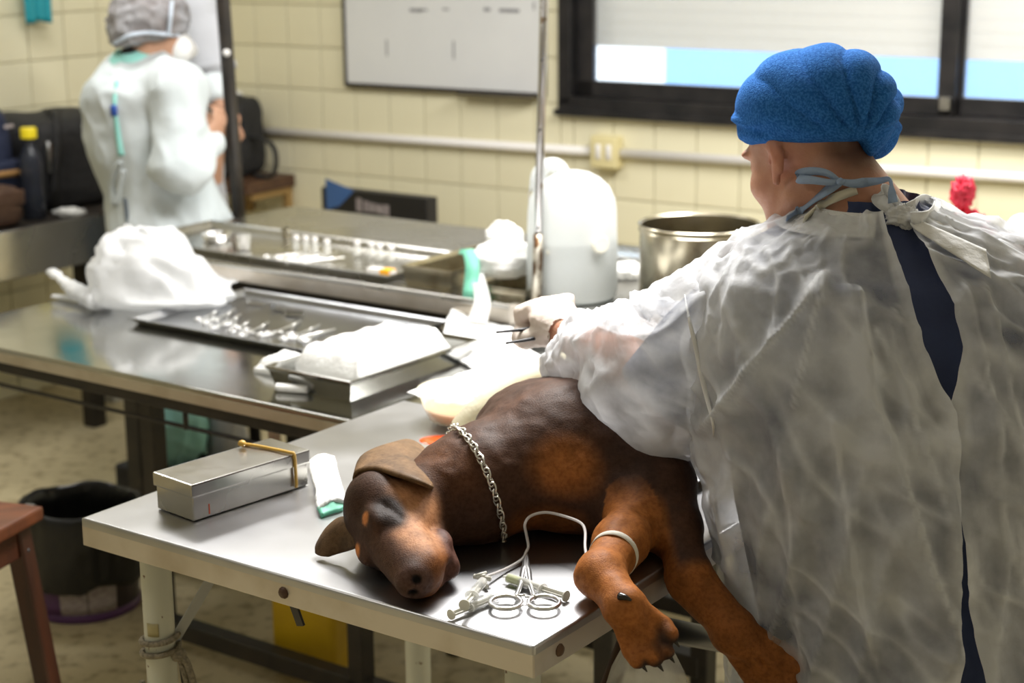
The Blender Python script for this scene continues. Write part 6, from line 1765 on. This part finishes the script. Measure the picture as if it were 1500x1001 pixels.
for s in (-1, 1):
    hp0 = np.array([base_n[0], base_n[1], .80]) + nl * .08 * s; ft0 = np.array([base_n[0], base_n[1], .06]) + nl * .09 * s
    BFd.add(rc(hp0, ft0 + [0, 0, .38], .085, .055), .04); BFd.add(rc(ft0 + [0, 0, .38], ft0 + [0, 0, .03], .052, .035), .03); BFd.add(rc(ft0 - [0, 0, .015], ft0 + nf * [1, 1, 0] * .13 - [0, 0, .02], .04, .034), .02)
v, f = mesh_smooth(BFd)
sk2 = np.tile([.50, .29, .19], (len(v), 1)) * (1 + .06 * fbm(v * 14, 2, 401))[:, None]
obj('body', (v, f), M['skin2'], wo, cols=sk2)
CFd = Field(nz + [-.45, -.48, .30], nz + [.45, .48, 1.50], .011)
CFd.add(el(PY(203, 142, YN + .03), (.160, .165, .088)), .04)
CFd.add(el(PY(206, 185, YN + .03), (.160, .17, .22)), .05)
CFd.add(rc(PY(210, 210, YN + .02), PY(252, 340, YN), .150, .180), .06)
CFd.add(rc(PY(252, 340, YN), PY(262, 500, YN), .180, .215), .06)
CFd.add(rc(PY(225, 120, YN), SHN, .095, .080), .04); CFd.add(rc(SHN, ELN, .080, .076), .03); CFd.add(rc(ELN, WRN, .078, .046), .025)
CFd.add(el(ELN + [.0, 0, -.02], (.095, .08, .055)), .03)
CFd.add(rc(PY(195, 118, YN + .1), SHN2, .09, .08), .04); CFd.add(rc(SHN2, ELN2, .08, .07), .03); CFd.add(rc(ELN2, WRN2, .07, .042), .02)
v, f = mesh_smooth(CFd)
keep = v[:, 2] > .34
fa = np.asarray(f); fa = fa[keep[fa].all(1)]
vn_ = vert_normals(v, f)
v = folds(v, vn_, .008, 403, 9, 2.0)
v = v + vn_ * (.008 * np.maximum(ridge(v * np.array([13, 13, 9]) + np.stack([v[:, 2] * 6, 0 * v[:, 2], 0 * v[:, 2]], 1), 407) - .2, 0))[:, None]
gwn = obj('gown', (v, fa), M['coat'], wo)
gbv = BVHTree.FromPolygons([tuple(q) for q in v], [tuple(int(i) for i in q) for q in fa])
def cast(bv, x, y, off=.004):
    d = Vector(tuple(unit(ray(x, y)))); h = bv.ray_cast(Vector(tuple(EYE)), d)
    if h[0] is None: return None
    return np.array(h[0] - d * off)
def on_bv(bv, pts, off=.004, n=None):
    q = [cast(bv, x, y, off) for x, y in pts]; q = [p for p in q if p is not None]
    return catmull(q, n) if n else np.array(q)
obj('collar', lathe([(.105, -.05), (.110, -.03), (.088, .02), (.066, .045), (.060, .03)], 30, nbk + np.array([-.008, 0, -.012])), M['mint'], wo)
obj('back_strip', ribbon(on_bv(gbv, [(172, 118), (168, 150), (172, 190), (178, 228)], .006, 24), np.array([1, 0, 0]), np.interp(np.linspace(0, 1, 24), [0, .5, 1], [.012, .012, .020]), .003), M['mint'], gwn)
obj('blue_clip', move(box((0, 0, 0), (.020, .008, .034), .003), cast(gbv, 167, 162, .008)), M['badge'], gwn)
obj('back_strip', ribbon(on_bv(gbv, [(183, 290), (186, 320), (188, 345)], .005, 12), np.array([1, 0, 0]), .012, .003), M['trousers'], gwn)
obj('gown_tie', ribbon(on_bv(gbv, [(178, 238), (168, 252), (164, 275), (170, 300), (176, 275), (180, 248)], .008, 30), np.array([1, 0, .2]), .020, .003), M['coat'], gwn)
for s in (-1, 1):
    hp0 = np.array([base_n[0], base_n[1], .75]) + nl * .08 * s; ft0 = np.array([base_n[0], base_n[1], .05]) + nl * .09 * s
    obj('trouser_leg', tube([hp0, (hp0 + ft0) / 2, ft0], [.11, .09, .075], 18), M['mint'], wo)
    obj('shoe', move(tf(lathe([(0, 0), (.9, 0), (1, .02), (.9, .05), (.6, .075), (0, .08)], 20, (0, 0, 0), None, .13, .048), Matrix.Rotation(math.atan2(nf[1], nf[0]), 4, 'Z')), (ft0 + nf * .05) * np.array([1, 1, 0])), M['shoe'], wo)
NX = np.array([nf, nl, nup])
NF = Field(NH - .22, NH + .24, .007)
NF.add(el(NH + nup * .040 - nf * .020, (.120, .104, .100), NX), .01)
NF.add(el(NH - nup * .015 - nf * .092, (.055, .075, .060), NX), .04)
X = NF.ax[0][:, None, None]; Y = NF.ax[1][None, :, None]; Z = NF.ax[2][None, None, :]
bn = unit(nup * -1 + nf * .30); c_ = NH - nup * .030
low = (X - c_[0]) * bn[0] + (Y - c_[1]) * bn[1] + (Z - c_[2]) * bn[2]
hh_ = np.clip(.5 - .5 * (NF.f - low) / .012, 0, 1); NF.f = (NF.f * (1 - hh_) + low * hh_ + .012 * hh_ * (1 - hh_)).astype(np.float32)
v, f = NF.mesh(); vn = vert_normals(v, f)
v = v + vn * (.006 * ridge(v * 30, 411) + .004 * fbm(v * 45, 2, 413))[:, None]
hnet = obj('hair_net', (v, f), M['hairnet'], wo)
nbv = BVHTree.FromPolygons([tuple(q) for q in v], [tuple(int(i) for i in q) for q in f])
for pl_ in ([(166, 64), (190, 52), (215, 48), (240, 50), (262, 52)], [(252, 2), (250, 25), (247, 48)]):
    pp = on_bv(nbv, pl_, .006)
    if len(pp) > 2: obj('elastic', tube(catmull(pp, 24), .0055, 8), M['elastic'], hnet)
mc = NH + nf * .075 - nup * .052
mk_ = Field(mc - .12, mc + .12, .006)
mk_.add(el(mc - nf * .005, (.050, .062, .052), NX), .01); mk_.add(rc(mc, mc + nf * .045 - nup * .006, .035, .016), .03)
v, f = mesh_smooth(mk_)
obj('face_mask', (v, f), M['mask'], wo)
obj('hair', move(lathe([(0, -.02), (.03, -.012), (.035, .01), (0, .03)], 18), NH - nf * .070 - nup * .080), M['black_cloth'], wo)
# colleague behind her, only the sleeve shows
YM = 5.80
mh = PY(262, -78, YM + .05)
mfo = unit([-.95, -.25, 0])
mbase = PY(272, 330, YM)
ma = thing('person', 'colleague in a pale grey coat hidden behind the woman, arm hanging down', 'person', (mbase[0], mbase[1], 0))
mz = np.array([mbase[0], mbase[1], 0])
MF = Field(mz + [-.45, -.45, 0], mz + [.45, .40, 1.95], .010)
ml = np.cross([0, 0, 1.0], mfo)
head_prims(MF, mh, mfo, ml, np.array([0, 0, 1.0]), 1.0)
MF.add(rc(mh + [0, .01, -.06], mh + [0, .02, -.19], .055, .06), .03)
MF.add(el(mh + [.0, .03, -.36], (.11, .15, .18)), .04); MF.add(rc(mh + [0, .03, -.45], mz + [0, 0, .85], .13, .13), .05)
S1, E1_, W1 = PY(285, 10, YM - .12), PY(312, 108, YM - .20), PY(322, 158, YM - .32)
MF.add(rc(mh + [.02, .0, -.25], S1, .07, .055), .04); MF.add(rc(S1, E1_, .05, .042), .02); MF.add(rc(E1_, W1, .042, .028), .02)
hand_simple(MF, W1, unit([.55, -.35, -.45]), unit([-.2, -.6, .6]), unit([.4, .5, .6]), .6)
S2 = mh + np.array([-.13, .18, -.26]); MF.add(rc(mh + [-.02, .03, -.25], S2, .07, .055), .04); MF.add(rc(S2, S2 + [-.04, 0, -.28], .05, .042), .02); MF.add(rc(S2 + [-.04, 0, -.28], S2 + [-.02, -.08, -.5], .042, .028), .02)
hand_simple(MF, S2 + [-.02, -.08, -.5], unit([0, -.1, -1.0]), unit([.2, -1, .1]), unit([1, .2, 0]), .4)
for s in (-1, 1):
    hp0 = mz + ml * .09 * s + [0, 0, .85]; ft0 = mz + ml * .10 * s
    MF.add(rc(hp0, ft0 + [0, 0, .45], .085, .06), .04); MF.add(rc(ft0 + [0, 0, .45], ft0 + [0, 0, .09], .055, .036), .03); MF.add(rc(ft0 + [0, 0, .045], ft0 + mfo * .13 + [0, 0, .04], .04, .034), .02)
v, f = mesh_smooth(MF)
obj('body', (v, f), M['skin2'], ma, cols=np.tile([.46, .26, .17], (len(v), 1)))
GFd = Field(mz + [-.48, -.45, .35], mz + [.48, .42, 1.80], .011)
GFd.add(el(mh + [0, .03, -.33], (.12, .18, .14)), .05); GFd.add(rc(mh + [0, .03, -.42], mz + [0, 0, .80], .115, .13), .06); GFd.add(rc(mz + [0, 0, .80], mz + [0, 0, .40], .13, .16), .05)
GFd.add(rc(mh + [.02, 0, -.26], S1, .09, .078), .04); GFd.add(rc(S1, E1_ + [.0, 0, .02], .078, .074), .03)
GFd.add(rc(mh + [-.02, .03, -.26], S2, .09, .075), .04); GFd.add(rc(S2, S2 + [-.04, 0, -.24], .075, .07), .03)
v, f = mesh_smooth(GFd)
v = folds(v, vert_normals(v, f), .006, 421, 8, 2)
gct = obj('coat', (v, f), M['coat_grey'], ma)
obj('under_sleeve', tube(catmull([E1_ + np.array([0, 0, .05]), E1_, (E1_ + W1) / 2, W1 + (E1_ - W1) * .08], 20), np.interp(np.linspace(0, 1, 20), [0, .3, .7, 1], [.055, .060, .056, .044]), 20), M['coat'], ma)
obj('sleeve_hem', tube(catmull([E1_ + np.array([0, 0, .03]), E1_ + np.array([.004, -.004, .008])], 4), .0765, 24), M['coat_grey'], gct)
obj('hair', move(lathe([(0, -.06), (.07, -.03), (.088, .02), (.07, .07), (0, .095)], 24), mh + np.array([0, .015, .03])), M['black_cloth'], ma)
for s in (-1, 1):
    obj('trouser_leg', tube([mz + ml * .09 * s + [0, 0, .80], mz + ml * .10 * s + [0, 0, .06]], [.11, .08], 18), M['trousers'], ma)
    obj('shoe', move(tf(lathe([(0, 0), (.9, 0), (1, .02), (.9, .05), (.6, .075), (0, .08)], 20, (0, 0, 0), None, .13, .048), Matrix.Rotation(math.atan2(mfo[1], mfo[0]), 4, 'Z')), mz + ml * .10 * s + mfo * .05), M['shoe'], ma)
